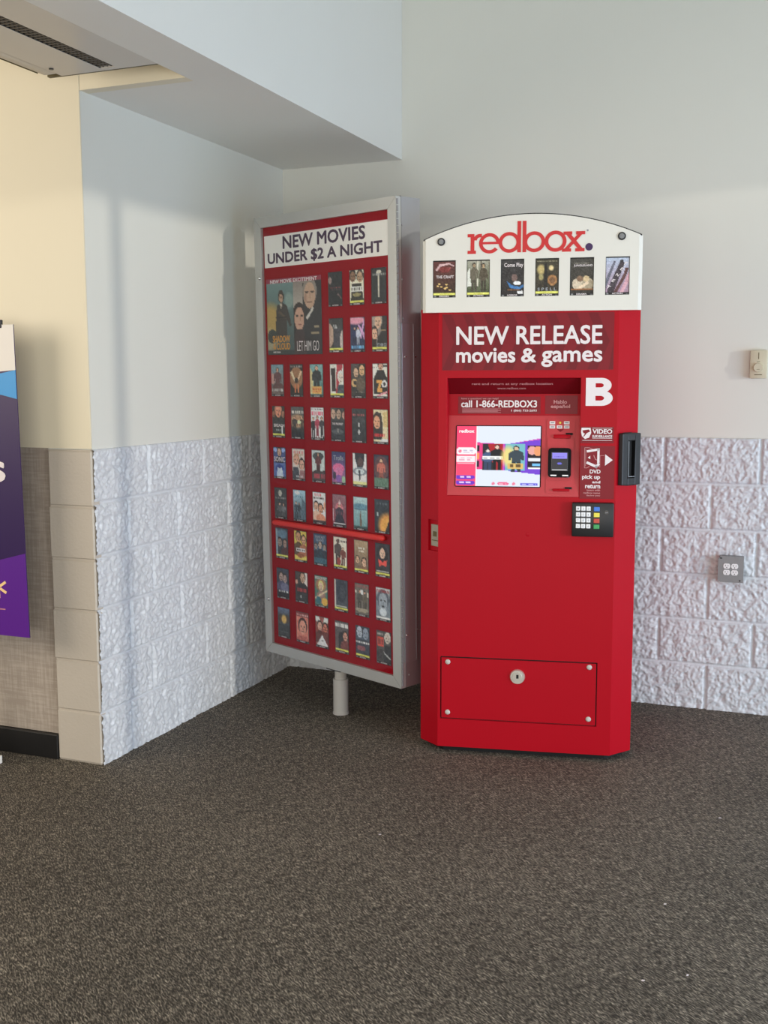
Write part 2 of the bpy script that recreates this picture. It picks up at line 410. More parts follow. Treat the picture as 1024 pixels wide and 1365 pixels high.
struct('wall_back', bx(-.2, 8, .0, .2, 0, 4.2), M['paint'], label='off-white painted back wall')
bm = bmesh.new(); box(bm, -.2, 0.001, -1.597, 0, H-.001, 4.2); box(bm, -.2, -.004, -1.59, 0, 0, H)
struct('wall_left', bm, M['paint'], label='off-white painted side wall')
# front face of the stub wall: smooth painted blocks, laminate panel, plaster above
bm = bmesh.new()
bz = [0, .2045, .404, .6025, .8, 1.002, 1.216]
for i in range(6):
    sh = [0, .002, -.003, .001, -.002, .003][i]
    box(bm, -.2+sh, .002, -1.606, -1.56, bz[i]+.003, bz[i+1]-.003, bev=.0045, seg=1)
struct('wall_left_end', bm, M['block_smooth'], label='column of smooth grey-beige painted blocks')
struct('wall_left_mortar', bx(-.198, -.002, -1.6, -1.55, 0, 1.217), M['block_smooth'])
struct('wall_front_left', bx(-4, .0008, -1.603, -1.5975, 1.222, 4.2), M['paint_cream'], label='cream plaster wall above the laminate panel')
struct('wall_header', bx(.001, .445, -1.6, -1.55, 2.51, 4.2), M['paint_cream'])
struct('trim_1', bx(-4, -.203, -1.594, -1.4, .1, 1.2255), M['laminate'], label='grey-beige woven-look laminate wainscot')
struct('baseboard_left', bx(-4, -.201, -1.612, -1.4, 0, .098, bev=.003), M['base_black'], label='black rubber baseboard')
# soffit: L-shaped bulkhead
bm = bmesh.new()
prism(bm, [(0.001, -.001), (.633, -.001), (.633, -6), (.445, -6), (.445, -1.55), (0.001, -1.55)], 2.51, 4.2, 'z')
struct('soffit', bm, M['soffit'], label='pale grey painted bulkhead over the corner')
# storefront wall with its window opening, right of the frame
bm = bmesh.new(); wy0, wy1, wz0, wz1 = -4.3, -.5, .1, 2.47
for a in ((-9, wy0, 0, 4.2), (wy1, 0, 0, 4.2), (wy0, wy1, 0, wz0), (wy0, wy1, wz1, 4.2)): box(bm, 5.5, 5.7, *a)
struct('wall_right', bm, M['paint'])
bm = bmesh.new()
for y in (-3.41, -2.0): box(bm, 5.52, 5.6, y, y+.045, wz0, wz1)
for y in (wy0, wy1-.05): box(bm, 5.52, 5.6, y, y+.05, wz0, wz1)
struct('window_1', bm, M['alu'])

# ------------------------------------------------------------------ air curtain in the bulkhead
t = thing('air_curtain', 'long taupe air curtain unit set into the bulkhead underside, with a black grille', 'air curtain', (.22, -2.6, 2.51))
tl = Matrix.Translation((-.22, 2.6, -2.51))
bm = bmesh.new(); gx0, gx1 = .238, .297
box(bm, .062, gx0, -4.6, -1.775, 2.51, 2.55); box(bm, gx1, .4445, -4.6, -1.775, 2.51, 2.55)
box(bm, gx0, gx1, -1.80, -1.775, 2.51, 2.55); box(bm, 0.002, .4445, -4.6, -1.776, 2.552, 3.0)
obj('housing', bm, M['unit'], t, mtx=tl)
obj('edge_trim', bx(.0, .059, -4.6, -1.79, 2.512, 2.551, bev=.008), M['unit'], t, smooth=True, mtx=tl)
bm = bmesh.new(); prism(bm, [(-.05, 2.545), (-.002, 2.512), (-.002, 2.60), (-.05, 2.60)], -4.6, -1.82)
obj('lip', bm, M['thermo_ink'], t, mtx=tl)
bm = bmesh.new(); y = -4.55
while y < -1.81:
    box(bm, gx0, gx1, y, y+.006, 2.5115, 2.53); y += .021
for x in (gx0+.014, gx0+.029, gx0+.044): box(bm, x, x+.0025, -4.6, -1.80, 2.5125, 2.53)
obj('grille', bm, M['fin'], t, mtx=tl)
obj('end_gasket', bx(.002, .4445, -1.7755, -1.760, 2.512, 2.55), M['thermo_ink'], t, mtx=tl)
obj('grille_cavity', (lambda b: [box(b, *q) for q in ((gx0, gx1, -4.6, -1.80, 2.546, 2.551), (gx0, gx0+.002, -4.6, -1.80, 2.511, 2.546), (gx1-.002, gx1, -4.6, -1.80, 2.511, 2.546))] and b)(bmesh.new()), M['black_matte'], t, mtx=tl)
obj('screw', cyl(bmesh.new(), (.085, -1.86, 2.509), .008, .004), M['black'], t, mtx=tl)

# ------------------------------------------------------------------ movie display cabinet on a post
CAZ = -.4072
t = thing('movie_display_cabinet', 'grey metal display cabinet on a single post, rows of small movie posters on red', 'display cabinet', (.59, -.66, 0), CAZ)
def tiltframe():
    a, ti, ro = -.4072, .0222, -.0071
    u_ = Vector((math.cos(a), math.sin(a), 0)); n_ = Vector((-math.sin(a), math.cos(a), 0)); Z_ = Vector((0, 0, 1))
    n2 = n_*math.cos(ti)+Z_*math.sin(ti); Z2 = -n_*math.sin(ti)+Z_*math.cos(ti)
    u3 = u_*math.cos(ro)+Z2*math.sin(ro); Z3 = -u_*math.sin(ro)+Z2*math.cos(ro)
    p = Vector((.9706, -.8971, .2149))-u3*.8809
    return Matrix(((u3.x, n2.x, Z3.x, p.x), (u3.y, n2.y, Z3.y, p.y), (u3.z, n2.z, Z3.z, p.z), (0, 0, 0, 1)))
root = Matrix.Translation((.59, -.66, 0)) @ Matrix.Rotation(CAZ, 4, 'Z')
CM = root.inverted() @ tiltframe()
CW, CH, CD = .8809, 1.9666, .1336
bm = bmesh.new()   # housing: open tray behind the door
box(bm, 0, CW, .028, CD, .0, CH)
obj('housing', bm, M['alu_side'], t, mtx=CM)
# door frame with mitred corners
fw = .046
bm = bmesh.new()
def quadprism(bm, p, a, b):
    prism(bm, p, a, b)
o0 = (0, 0, CW, CH); i0 = (fw, fw, CW-fw, CH-fw)
g = .0006
sides = [[(o0[0], o0[1]), (o0[2], o0[1]), (i0[2], i0[1]), (i0[0], i0[1])], [(o0[2], o0[1]), (o0[2], o0[3]), (i0[2], i0[3]), (i0[2], i0[1])],
         [(o0[2], o0[3]), (o0[0], o0[3]), (i0[0], i0[3]), (i0[2], i0[3])], [(o0[0], o0[3]), (o0[0], o0[1]), (i0[0], i0[1]), (i0[0], i0[3])]]
for q in sides:
    c = (sum(p[0] for p in q)/4, sum(p[1] for p in q)/4)
    q = [(p[0]+(c[0]-p[0])*.0012, p[1]+(c[1]-p[1])*.0012) for p in q]
    prism(bm, q, -.002, .026)
fr = obj('door_frame', bm, M['alu'], t, mtx=CM)
obj('door_gasket', (lambda b: (box(b, .001, CW-.001, .0262, .0278, -.001, CH+.0022), b)[1])(bmesh.new()), M['black_matte'], t, mtx=CM)
obj('backing_board', bx(fw-.004, CW-fw+.004, .012, .026, fw-.004, CH-fw+.004), M['red_felt'], t, mtx=CM)
obj('acrylic_sheet', bx(fw-.003, CW-fw+.003, .0015, .0032, fw-.003, CH-fw+.003), M['acrylic'], t, mtx=CM)
bm = bmesh.new()   # piano hinge along the right edge
z = .01
while z < CH-.02:
    cyl(bm, (CW+.002, .004, z+.0115), .0042, .022, n=8); z += .026
obj('piano_hinge', bm, M['hinge'], t, smooth=True, mtx=CM)
for zz in (1.704, .252):
    bm = dome(bmesh.new(), (.03, -.002, zz), .009, .009)
    obj('lock_button', bm, M['steel'], t, smooth=True, mtx=CM)
obj('side_cover', bx(CW, CW+.006, .018, .092, .105, 1.482, bev=.0015), M['alu_side'], t, mtx=CM)
bm = bmesh.new(); box(bm, CW+.006, CW+.0075, .083, .0865, .11, 1.477)
obj('cover_rib', bm, M['alu_side'], t, mtx=CM)
for (yy, zz, off) in ((.035, 1.35, .006), (.1, 1.35, 0), (.028, .222, .006), (.1, .232, 0), (.03, 1.86, 0), (.03, 1.65, 0), (.032, 1.5, 0), (.045, .05, 0)):
    bm = bmesh.new(); cyl(bm, (CW+off+.0015, yy, zz), .0048, .003, axis='x', n=12, r2=.003)
    obj('screw', bm, M['steel'] if zz in (1.35, .222, .232) else M['alu_side'], t, smooth=True, mtx=CM)
# handrail-like red bar across the board
bm = bmesh.new(); cyl(bm, (.4395, -.004, .6165), .0125, .690, axis='x', n=20)
for xx in (.0945, .7845): bmesh.ops.create_uvsphere(bm, u_segments=16, v_segments=8, radius=.0125, matrix=Matrix.Translation((xx, -.004, .6165)))
obj('grab_bar', bm, M['bar_red'], t, smooth=True, mtx=CM)
# title card and lettering
obj('title_card', bx(.054, .8225, .0105, .012, 1.747, 1.884), M['title_card'], t, mtx=CM)
text('title_lettering', 'NEW MOVIES', (.183, 1.822, .694, 1.873), M['title_ink'], t, y=.0104, mtx=CM, fat=.002)
text('title_lettering', 'UNDER $2 A NIGHT', (.078, 1.757, .790, 1.806), M['title_ink'], t, y=.0104, mtx=CM, fat=.002)
# post
bm = bmesh.new(); cyl(bm, (0, 0, .08), .0335, .16, n=32); cyl(bm, (0, 0, .19), .0262, .13, n=32); cyl(bm, (0, 0, .004), .036, .008, n=32)
obj('post', bm, M['post'], t, smooth=True)
obj('mounting_plate', bx(-.045, .045, -.045, .045, .216, .226), M['black'], t, mtx=Matrix.Translation((0, 0, -.012)))

SK = (205, 165, 140)
def strip(a, genre, yellow=False, white=False):
    a.R(0, .925, 1, 1, (22, 22, 24))
    if yellow: a.R(0, .865, 1, .925, (228, 222, 110)); a.R(.3, .885, .7, .905, (170, 165, 80))
    if white: a.R(0, .865, 1, .925, (232, 232, 228))
    a.R(.05, .95, .16, .985, (170, 170, 170), .7); a.R(.86, .955, .96, .975, (170, 170, 170), .6)
    return a
def new(c=(40, 42, 44)): return Art(22, 36, c)
BLK = (34, 36, 38)
def lh(a):   # two heads, dark coat
    a.vg((150, 140, 132), (110, 100, 95)).P([(.55, 0), (1, 0), (1, 1), (.3, 1), (.42, .55), (.62, .45)], (44, 42, 42))
    a.face(.42, .17, .24, (200, 168, 145), (160, 150, 140), .61).P([(.0, 1), (0, .42), (.3, .55), (.38, 1)], (52, 44, 42)).face(.2, .5, .2, (205, 165, 140), (50, 40, 36), .61)
    return a.R(.6, .4, .92, .43, (190, 170, 130), .7)
P = []
P.append([None]*3+[
 (new(BLK).E(.16, .25, .12, .1, (150, 130, 125)).bars(.45, (150, 70, 70), .2, .85).bars(.52, (90, 70, 70), .25, .8, .02).P([(.7, .62), (1, .78), (1, .82), (.6, .64)], (110, 90, 90)), 0, 'ACTION', None),
 (new((214, 208, 190)).face(.25, .2, .2, (130, 100, 80), (40, 36, 30), .61).face(.72, .22, .2, (170, 140, 115), (60, 50, 40), .61).P([(.1, .85), (.2, .38), (.8, .38), (.95, .85)], (48, 46, 40)).R(.12, .48, .9, .6, (225, 220, 205)).bars(.54, (60, 60, 56), .15, .88, .07, 3).E(.5, .7, .28, .05, (140, 130, 90)), 1, 'DRAMA', None),
 (new((36, 38, 40)).R(.46, .14, .56, .8, (190, 185, 170)).E(.51, .13, .16, .05, (190, 185, 170)).bars(.2, (150, 150, 146), .08, .95, .05, 7), 0, 'HORROR', None)])
P.append([None]*3+[
 (new((60, 60, 60)).E(.05, .5, .3, .34, (176, 150, 135)).E(1, .75, .25, .4, (190, 180, 175)).P([(.3, .85), (.35, .3), (.75, .3), (.8, .85)], (70, 68, 76)).bars(.22, (170, 170, 170), .3, .6, .05).bars(.28, (190, 190, 190), .3, .6, .05, 5), 1, 'DRAMA', None),
 (new((46, 50, 80)).E(.4, .1, .6, .12, (216, 150, 170), 1, .4).P([(.6, .2), (1, .5), (1, .7), (.55, .25)], (190, 150, 190)).P([(.9, .1), (1, .1), (.75, .6), (.68, .6)], (200, 160, 200)).man(.32, .3, .75, .3, (40, 50, 84)).man(.55, .28, .78, .3, (190, 195, 215)).bars(.84, (120, 180, 220), .1, .9, .07, 4), 0, 'COMEDY', None),
 (lh(new()), 1, 'DRAMA', ('LET HIM GO', (.3, .76, .98, .86), 'L'))])
P.append([
 (new().vg((120, 150, 160), (110, 90, 84)).E(.15, .45, .22, .16, (196, 150, 140), .8, .3).man(.52, .12, .85, .55, (92, 60, 62)).E(.55, .7, .4, .14, (96, 70, 70)).bars(.8, (190, 190, 186), .1, .95, .09, 2), 0, 'ACTION', None),
 (new((44, 38, 34)).E(.5, .42, .48, .32, (150, 110, 80)).P([(.05, .25), (.2, .22), (.45, .5), (.38, .56)], (220, 195, 165)).P([(.95, .22), (.8, .22), (.55, .5), (.6, .56)], (215, 185, 155)).E(.5, .5, .16, .09, (60, 50, 44)).R(.35, .6, .46, .85, (200, 120, 80)).R(.6, .6, .7, .85, (205, 130, 90)).bars(.08, (150, 150, 146), .1, .9, .07), 0, 'ACTION', None),
 (new().vg((130, 170, 170), (70, 110, 110)).P([(0, .1), (.3, .3), (.25, .9), (0, .9)], (196, 186, 140)).man(.52, .06, .85, .62, (52, 56, 58)).R(.2, .66, .85, .88, (206, 160, 96)).bars(.74, (190, 90, 50), .25, .8, .05).bars(.82, (190, 90, 50), .25, .8, .05, 5), 0, 'ACTION', None),
 (new((226, 214, 204)).P([(.5, 0), (.95, 0), (.7, .5), (.55, .85), (.42, .85)], (168, 60, 70)).P([(.1, .15), (.4, .12), (.42, .8), (.15, .8)], (56, 48, 48)).face(.78, .42, .2, (222, 200, 190), (225, 215, 210), .61).P([(.5, .85), (.6, .6), (.95, .62), (.98, .85)], (70, 84, 92)).bars(.78, (80, 70, 80), .15, .85, .05), 1, 'DRAMA', None),
 (new((70, 66, 62)).vg((84, 78, 74), (50, 50, 50)).face(.35, .27, .17, (196, 165, 140), (60, 52, 46), .61).face(.75, .2, .2, (205, 170, 130), (44, 36, 32), .61).E(.25, .56, .2, .12, (196, 166, 120)).E(.28, .55, .1, .06, (50, 46, 44)).E(.65, .6, .3, .2, (100, 88, 76)).bars(.82, (120, 112, 104), .1, .9, .04), 0, 'ACTION', None),
 (new((224, 218, 204)).face(.55, .1, .15, (196, 150, 130), (36, 34, 34), .61).P([(.1, .42), (.35, .2), (.75, .2), (.95, .42), (.95, .85), (.1, .85)], (44, 42, 44)).R(.28, .46, .62, .56, (210, 160, 90)).P([(.5, .5), (.64, .5), (.45, .75), (.3, .75)], (210, 160, 90)).R(.3, .7, .62, .8, (214, 160, 90)).E(.78, .58, .18, .1, (230, 226, 220)).E(.78, .58, .08, .05, (40, 40, 40)).P([(.2, .92), (1, .76), (1, .82), (.4, .93)], (220, 150, 160)).bars(.12, (40, 40, 44), .05, .32, .04).bars(.08, (40, 40, 44), .72, .98, .04), 0, 'ACTION', None)])
P.append([
 (new((56, 52, 50)).face(.5, .18, .24, (205, 140, 115), (190, 130, 105), .61).face(.14, .26, .13, (150, 110, 90), (50, 44, 40), .61).face(.87, .26, .13, (160, 115, 95), (50, 44, 40), .61).R(0, .42, 1, .87, (50, 54, 56)).bars(.76, (150, 160, 160), .3, .7, .05).R(.74, .62, .8, .9, (220, 220, 220)), 1, 'ACTION', ('BREACH', (.12, .56, .98, .66), 'W')),
 (new((86, 84, 82)).vg((92, 92, 92), (40, 44, 48)).E(.5, .45, .6, .2, (176, 140, 110), 1, .4).man(.3, .3, .8, .4, (66, 60, 58)).man(.82, .3, .8, .35, (80, 66, 56)).E(.62, .48, .14, .06, (236, 215, 170)).bars(.17, (220, 215, 205), .1, .95, .08, 9).R(0, .72, 1, .92, (40, 44, 48), .7), 0, 'DRAMA', None),
 (new((236, 226, 226)).bars(.2, (206, 96, 120), .1, .92, .12, 4).man(.2, .3, .92, .34, (40, 40, 46)).man(.5, .25, .92, .34, (170, 70, 90)).man(.82, .28, .92, .34, (60, 56, 60)).bars(.06, (50, 44, 50), .1, .9, .03), 0, 'COMEDY', None),
 (new((66, 68, 70)).face(.2, .2, .18, (188, 160, 140), (90, 82, 76), .61).face(.58, .2, .18, (176, 150, 130), (50, 46, 44), .61).face(.95, .22, .14, (190, 150, 135), (60, 50, 46), .61).R(0, .38, 1, .92, (50, 52, 56)).E(.5, .7, .4, .08, (84, 88, 92)).R(.48, .6, .54, .72, (176, 170, 160)), 0, 'ACTION', ('THE PROPHET', (.1, .44, .9, .51), 'W')),
 (new((52, 54, 56)).bars(.2, (176, 96, 96), .1, .9, .06, 6).E(.5, .36, .42, .1, (66, 68, 70)).E(.5, .47, .07, .05, (200, 200, 200)).E(.5, .68, .07, .06, (190, 190, 190)), 0, 'HORROR', None),
 (new((214, 200, 168)).P([(0, .2), (.2, .08), (.55, .12), (.65, .5), (.6, .85), (0, .85)], (60, 56, 54)).face(.27, .38, .24, (222, 160, 130), (56, 48, 44), .61).P([(.65, .1), (1, .05), (1, .5), (.7, .5)], (200, 180, 130)).bars(.74, (200, 60, 60), .1, .75, .1, 8).P([(.4, .92), (.55, .84), (.95, .84), (.95, .92)], (236, 232, 226)), 0, 'ACTION', None)])
P.append([
 (new((70, 84, 130)).E(.2, .1, .18, .06, (150, 170, 210)).E(.8, .1, .18, .06, (150, 170, 210)).bust(.5, .17, .16, (36, 36, 44), skin=(196, 160, 140)).R(0, .5, 1, .93, (90, 110, 160)).E(.5, .66, .3, .12, (40, 70, 140)).P([(.25, .92), (.35, .62), (.65, .62), (.8, .92)], (190, 200, 225)).E(.5, .62, .13, .06, (40, 60, 120)), 0, 'FAMILY', ('SONIC', (.06, .3, .96, .46), 'W')),
 (new((200, 190, 182)).bars(.12, (190, 80, 80), .2, .85, .07).bars(.2, (180, 150, 120), .25, .85, .05, 5).face(.35, .38, .2, (206, 160, 140), (186, 140, 110), .61).face(.75, .5, .2, (206, 165, 145), (56, 46, 42), .61).P([(0, .92), (.1, .58), (.5, .6), (.6, .92)], (70, 74, 82)).P([(.55, .92), (.6, .68), (1, .66), (1, .92)], (150, 110, 110)).bars(.86, (190, 190, 190), .3, .8, .03), 0, 'FAMILY', None),
 (new((190, 200, 198)).E(.5, .2, .4, .12, (70, 78, 78)).man(.5, .1, .7, .4, (100, 60, 60)).P([(0, .7), (.3, .6), (.7, .64), (1, .6), (1, .92), (0, .92)], (72, 66, 66)).bars(.8, (170, 70, 80), .2, .95, .14, 8), 0, 'ACTION', None),
 (new((60, 66, 110)).vg((56, 66, 104), (170, 110, 150)).E(.5, .5, .4, .14, (206, 110, 150)).E(.5, .62, .3, .14, (196, 120, 160)).E(.2, .72, .12, .12, (60, 56, 70)).E(.85, .82, .14, .1, (150, 180, 150)).E(.5, .8, .2, .12, (130, 90, 160)), 0, 'FAMILY', ('Trolls', (.14, .12, .86, .26), 'L')),
 (new((232, 230, 220)).P([(.2, 0), (.8, 0), (.82, .2), (.72, .42), (.35, .42), (.2, .2)], (50, 50, 56)).E(.55, .27, .2, .12, (90, 72, 70)).E(.5, .54, .46, .12, (130, 140, 150)).E(.5, .54, .3, .08, (200, 210, 216)).P([(.42, .5), (.56, .5), (.52, .8), (.46, .8)], (50, 54, 60)).R(0, .82, 1, .92, (226, 214, 150)), 0, 'FAMILY', None),
 (new((56, 56, 70)).E(.5, .4, .45, .35, (96, 70, 74)).man(.5, .12, .8, .5, (186, 110, 96), (220, 180, 150)).R(0, .66, 1, .92, (96, 124, 108)), 0, 'FAMILY', None)])
P.append([
 (new((62, 64, 66)).E(.48, .18, .14, .09, (176, 172, 160)).bars(.34, (140, 140, 136), .1, .9, .05).man(.42, .48, .92, .4, (92, 94, 96)).man(.72, .5, .92, .36, (110, 112, 114)), 0, 'DRAMA', None),
 (new((140, 170, 182)).vg((170, 200, 212), (70, 84, 92)).E(.35, .1, .2, .06, (220, 232, 236)).bars(.22, (70, 120, 140), .2, .8, .05).man(.25, .38, .88, .3, (60, 70, 78)).man(.48, .4, .85, .26, (56, 64, 70)).P([(.6, .92), (.7, .25), (.95, .4), (1, .92)], (90, 108, 120)), 0, 'ACTION', None),
 (new((232, 222, 216)).bars(.1, (196, 70, 80), .2, .7, .08).bars(.2, (80, 60, 60), .1, .85, .05, 4).bust(.27, .45, .17, (214, 180, 160), skin=(212, 170, 145)).bust(.6, .52, .18, (205, 140, 110), skin=(205, 150, 120)).P([(.8, .5), (.85, .28), (.95, .3), (.92, .6)], (210, 160, 130)).R(0, .86, 1, .93, (70, 60, 64)), 0, 'COMEDY', None),
 (new((150, 96, 106)).vg((140, 110, 116), (130, 60, 74)).E(.5, .4, .26, .15, (196, 120, 130)).E(.52, .3, .06, .12, (220, 190, 190)).man(.5, .3, .88, .5, (70, 60, 72)).P([(.1, .92), (.3, .6), (.7, .6), (.95, .92)], (46, 46, 58)).R(0, .45, .08, .8, (222, 190, 196)).R(.1, .87, .9, .9, (220, 214, 220)), 0, 'HORROR', None),
 (new((140, 176, 184)).vg((176, 200, 204), (100, 140, 144)).E(.5, .3, .5, .1, (96, 136, 156), 1, .4).P([(.44, .85), (.5, .28), (.6, .85)], (110, 92, 76)).R(.1, .36, .9, .38, (80, 110, 124)).R(0, .85, 1, .93, (60, 84, 84)), 0, 'FAMILY', None),
 (new((50, 60, 66)).vg((52, 62, 70), (44, 48, 52)).E(.85, .75, .55, .34, (226, 160, 84), 1, .5).P([(.7, .93), (.8, .8), (.92, .62), (1, .66), (1, .93)], (46, 36, 30)).R(.2, .4, .28, .5, (170, 180, 180)).bars(.14, (90, 100, 106), .15, .85, .03), 0, 'HORROR', None)])
P.append([
 (new((56, 66, 76)).E(.55, .2, .4, .14, (110, 140, 160), .8, .4).bust(.35, .48, .17, (50, 54, 60), skin=(150, 130, 120)).bust(.75, .5, .15, (80, 50, 50), skin=(160, 130, 115)).R(.05, .06, .16, .85, (150, 170, 180), .8), 1, 'ACTION', None),
 (new((226, 190, 92)).bust(.35, .22, .2, (90, 70, 50), skin=(196, 150, 115)).bust(.75, .3, .17, (170, 110, 80), skin=(210, 165, 130)).R(.2, .56, .85, .66, (236, 230, 214)).bars(.61, (70, 50, 40), .25, .8, .04).E(.5, .78, .3, .07, (150, 90, 60)).bars(.88, (226, 200, 120), .1, .9, .03), 0, 'COMEDY', None),
 (new((60, 84, 108)).vg((56, 74, 100), (90, 130, 150)).bust(.5, .36, .14, (44, 50, 60), skin=(180, 160, 145)).bust(.2, .42, .12, (44, 50, 60), skin=(150, 135, 125)).bust(.82, .42, .12, (44, 50, 60), skin=(150, 135, 125)).P([(.2, .75), (.5, .52), (.85, .75)], (40, 60, 70)).R(0, .74, 1, .92, (60, 96, 110)), 0, 'HORROR', ('FANTASY\nISLAND', (.14, .06, .88, .24), 'L')),
 (new((218, 206, 190)).man(.35, .08, .88, .5, (80, 70, 66), (110, 84, 70)).man(.7, .3, .88, .4, (120, 70, 60)).E(.4, .75, .14, .12, (150, 70, 64)).bars(.14, (60, 50, 48), .5, .95, .05), 1, 'DRAMA', None),
 (new((170, 150, 122)).vg((176, 156, 126), (110, 92, 76)).bars(.25, (232, 226, 214), .3, .75, .06).bars(.33, (220, 210, 196), .35, .7, .04, 6).bust(.25, .6, .13, (120, 100, 84), skin=(205, 170, 140)).bust(.7, .66, .16, (140, 104, 80), skin=(212, 176, 150)), 1, 'DRAMA', None),
 (new((56, 56, 60)).E(.5, .36, .36, .3, (36, 34, 38)).face(.5, .3, .2, (212, 180, 160), (36, 32, 34), .61).P([(.22, .48), (.45, .52), (.5, .56), (.55, .52), (.8, .48), (.74, .68), (.5, .62), (.28, .7)], (220, 86, 76)).R(.1, .8, .9, .82, (180, 180, 180)), 1, 'DRAMA', None)])
P.append([
 (new((56, 60, 74)).bust(.38, .3, .17, (84, 84, 110), skin=(176, 150, 140)).bust(.68, .34, .16, (110, 110, 134), skin=(170, 146, 140)).R(0, .72, 1, .93, (36, 36, 42)).bars(.76, (232, 232, 232), .2, .95, .06), 0, 'ACTION', None),
 (new((70, 64, 62)).P([(.5, 0), (1, 0), (1, .6), (.8, .45)], (214, 204, 196)).bust(.6, .2, .2, (44, 42, 44), skin=(190, 155, 130)).bust(.14, .34, .1, (60, 54, 52), skin=(190, 150, 130)).bars(.58, (176, 66, 66), .2, .95, .1, 5).R(0, .66, 1, .93, (56, 54, 54)).R(.4, .74, .5, .84, (160, 160, 160)), 0, 'ACTION', None),
 (new((80, 120, 106)).E(.5, .3, .4, .2, (200, 120, 90), .7, .4).bust(.5, .35, .18, (150, 120, 110), skin=(222, 186, 160), hair=(226, 206, 130)).P([(0, .72), (1, .4), (1, .46), (0, .78)], (214, 190, 160)).E(.75, .8, .22, .12, (214, 170, 80)).E(.3, .78, .2, .12, (60, 110, 120)), 0, 'ACTION', ('BIRDS OF PREY', (.06, .03, .96, .12), 'W')),
 (new((76, 80, 88)).R(0, 0, .12, .85, (200, 196, 186)).E(.55, .35, .36, .36, (54, 58, 66)).E(.6, .4, .2, .2, (66, 70, 78)).R(.05, .8, .9, .83, (190, 190, 180)), 1, 'HORROR', None),
 (new((110, 104, 96)).bars(.1, (150, 90, 86), .1, .95, .08, 3).R(.4, .2, .6, .32, (214, 224, 226)).R(0, .22, .15, .3, (214, 206, 190)).R(.88, .25, 1, .4, (220, 206, 190)).man(.35, .2, .78, .34, (84, 80, 72)).man(.7, .22, .78, .34, (100, 92, 80)).E(.5, .8, .45, .06, (160, 150, 130)), 0, 'ACTION', None),
 (new((120, 130, 140)).vg((206, 206, 206), (84, 92, 102), 0, .4).E(.5, .45, .4, .36, (126, 136, 148)).face(.5, .42, .34, (150, 158, 168), (84, 92, 104), .61).E(.5, .72, .22, .12, (196, 204, 212)), 2, 'ACTION', ('FATMAN', (.08, .06, .94, .15), 'R'))])
P.append([
 (new((70, 76, 84)).vg((110, 124, 150), (54, 56, 58), 0, .4).E(.25, .36, .18, .14, (70, 60, 50)).E(.75, .36, .18, .14, (80, 66, 54)).E(.52, .38, .2, .14, (206, 170, 100), 1, .4).R(0, .55, 1, .92, (58, 62, 64)).bars(.8, (90, 94, 96), .1, .9, .03), 0, 'DRAMA', None),
 (new((206, 130, 114)).R(0, .04, 1, .18, (130, 60, 60)).bars(.11, (214, 176, 166), .1, .95, .08, 5).face(.52, .5, .3, (216, 150, 130), (70, 40, 40), .61).P([(0, .92), (.2, .78), (.85, .76), (1, .92)], (180, 100, 90)), 0, 'COMEDY', None),
 (new((150, 84, 76)).P([(0, 0), (.3, 0), (.45, .3), (0, .15)], (222, 214, 206)).P([(1, 0), (.7, 0), (.55, .3), (1, .15)], (222, 214, 206)).bust(.35, .32, .18, (96, 56, 52), skin=(205, 160, 140)).bust(.75, .34, .17, (110, 60, 56), skin=(196, 120, 100)).P([(.1, .92), (.52, .58), (.95, .92)], (236, 234, 230)).R(.45, .74, .58, .77, (90, 84, 80)), 0, 'ACTION', None),
 (new((110, 104, 104)).vg((84, 80, 80), (110, 96, 94)).P([(.25, .85), (.3, .38), (.6, .3), (.66, .85)], (46, 44, 46)).bust(.75, .45, .17, (120, 70, 66), skin=(200, 150, 130)).bars(.14, (230, 228, 224), .05, .95, .09, 7).bars(.06, (150, 150, 150), .2, .9, .03), 1, 'ACTION', None),
 (new((80, 90, 104)).face(.3, .2, .22, (176, 184, 196), (56, 62, 74), .61).face(.72, .22, .22, (140, 150, 164), (50, 54, 64), .61).R(0, .42, 1, .87, (64, 68, 78)).bars(.5, (232, 232, 232), .05, .98, .06, 3).E(.4, .68, .3, .08, (140, 90, 96)), 1, 'ACTION', None),
 (new((84, 82, 80)).bars(.12, (170, 166, 160), .08, .45, .05).R(.08, .2, .5, .46, (196, 84, 70)).bars(.33, (120, 60, 54), .12, .46, .16, 3).face(.76, .22, .18, (186, 176, 166), (196, 190, 184), .61).P([(.5, .92), (.55, .42), (.95, .4), (1, .92)], (52, 52, 54)).P([(.3, .6), (.36, .56), (1, .8), (1, .84)], (170, 170, 170)).E(.3, .72, .26, .16, (66, 64, 64)), 0, 'ACTION', None)])
colx = [.121, .251, .383, .512, .642, .769]; rowz = [1.632, 1.443, 1.255, 1.071, .887, .704, .521, .335, .151]
TM = {'W': M['sticker'], 'L': mat('grey_print_ink', (170, 176, 184), .5), 'R': mat('red_print_ink', (176, 60, 60), .5)}
GM = M['sticker']
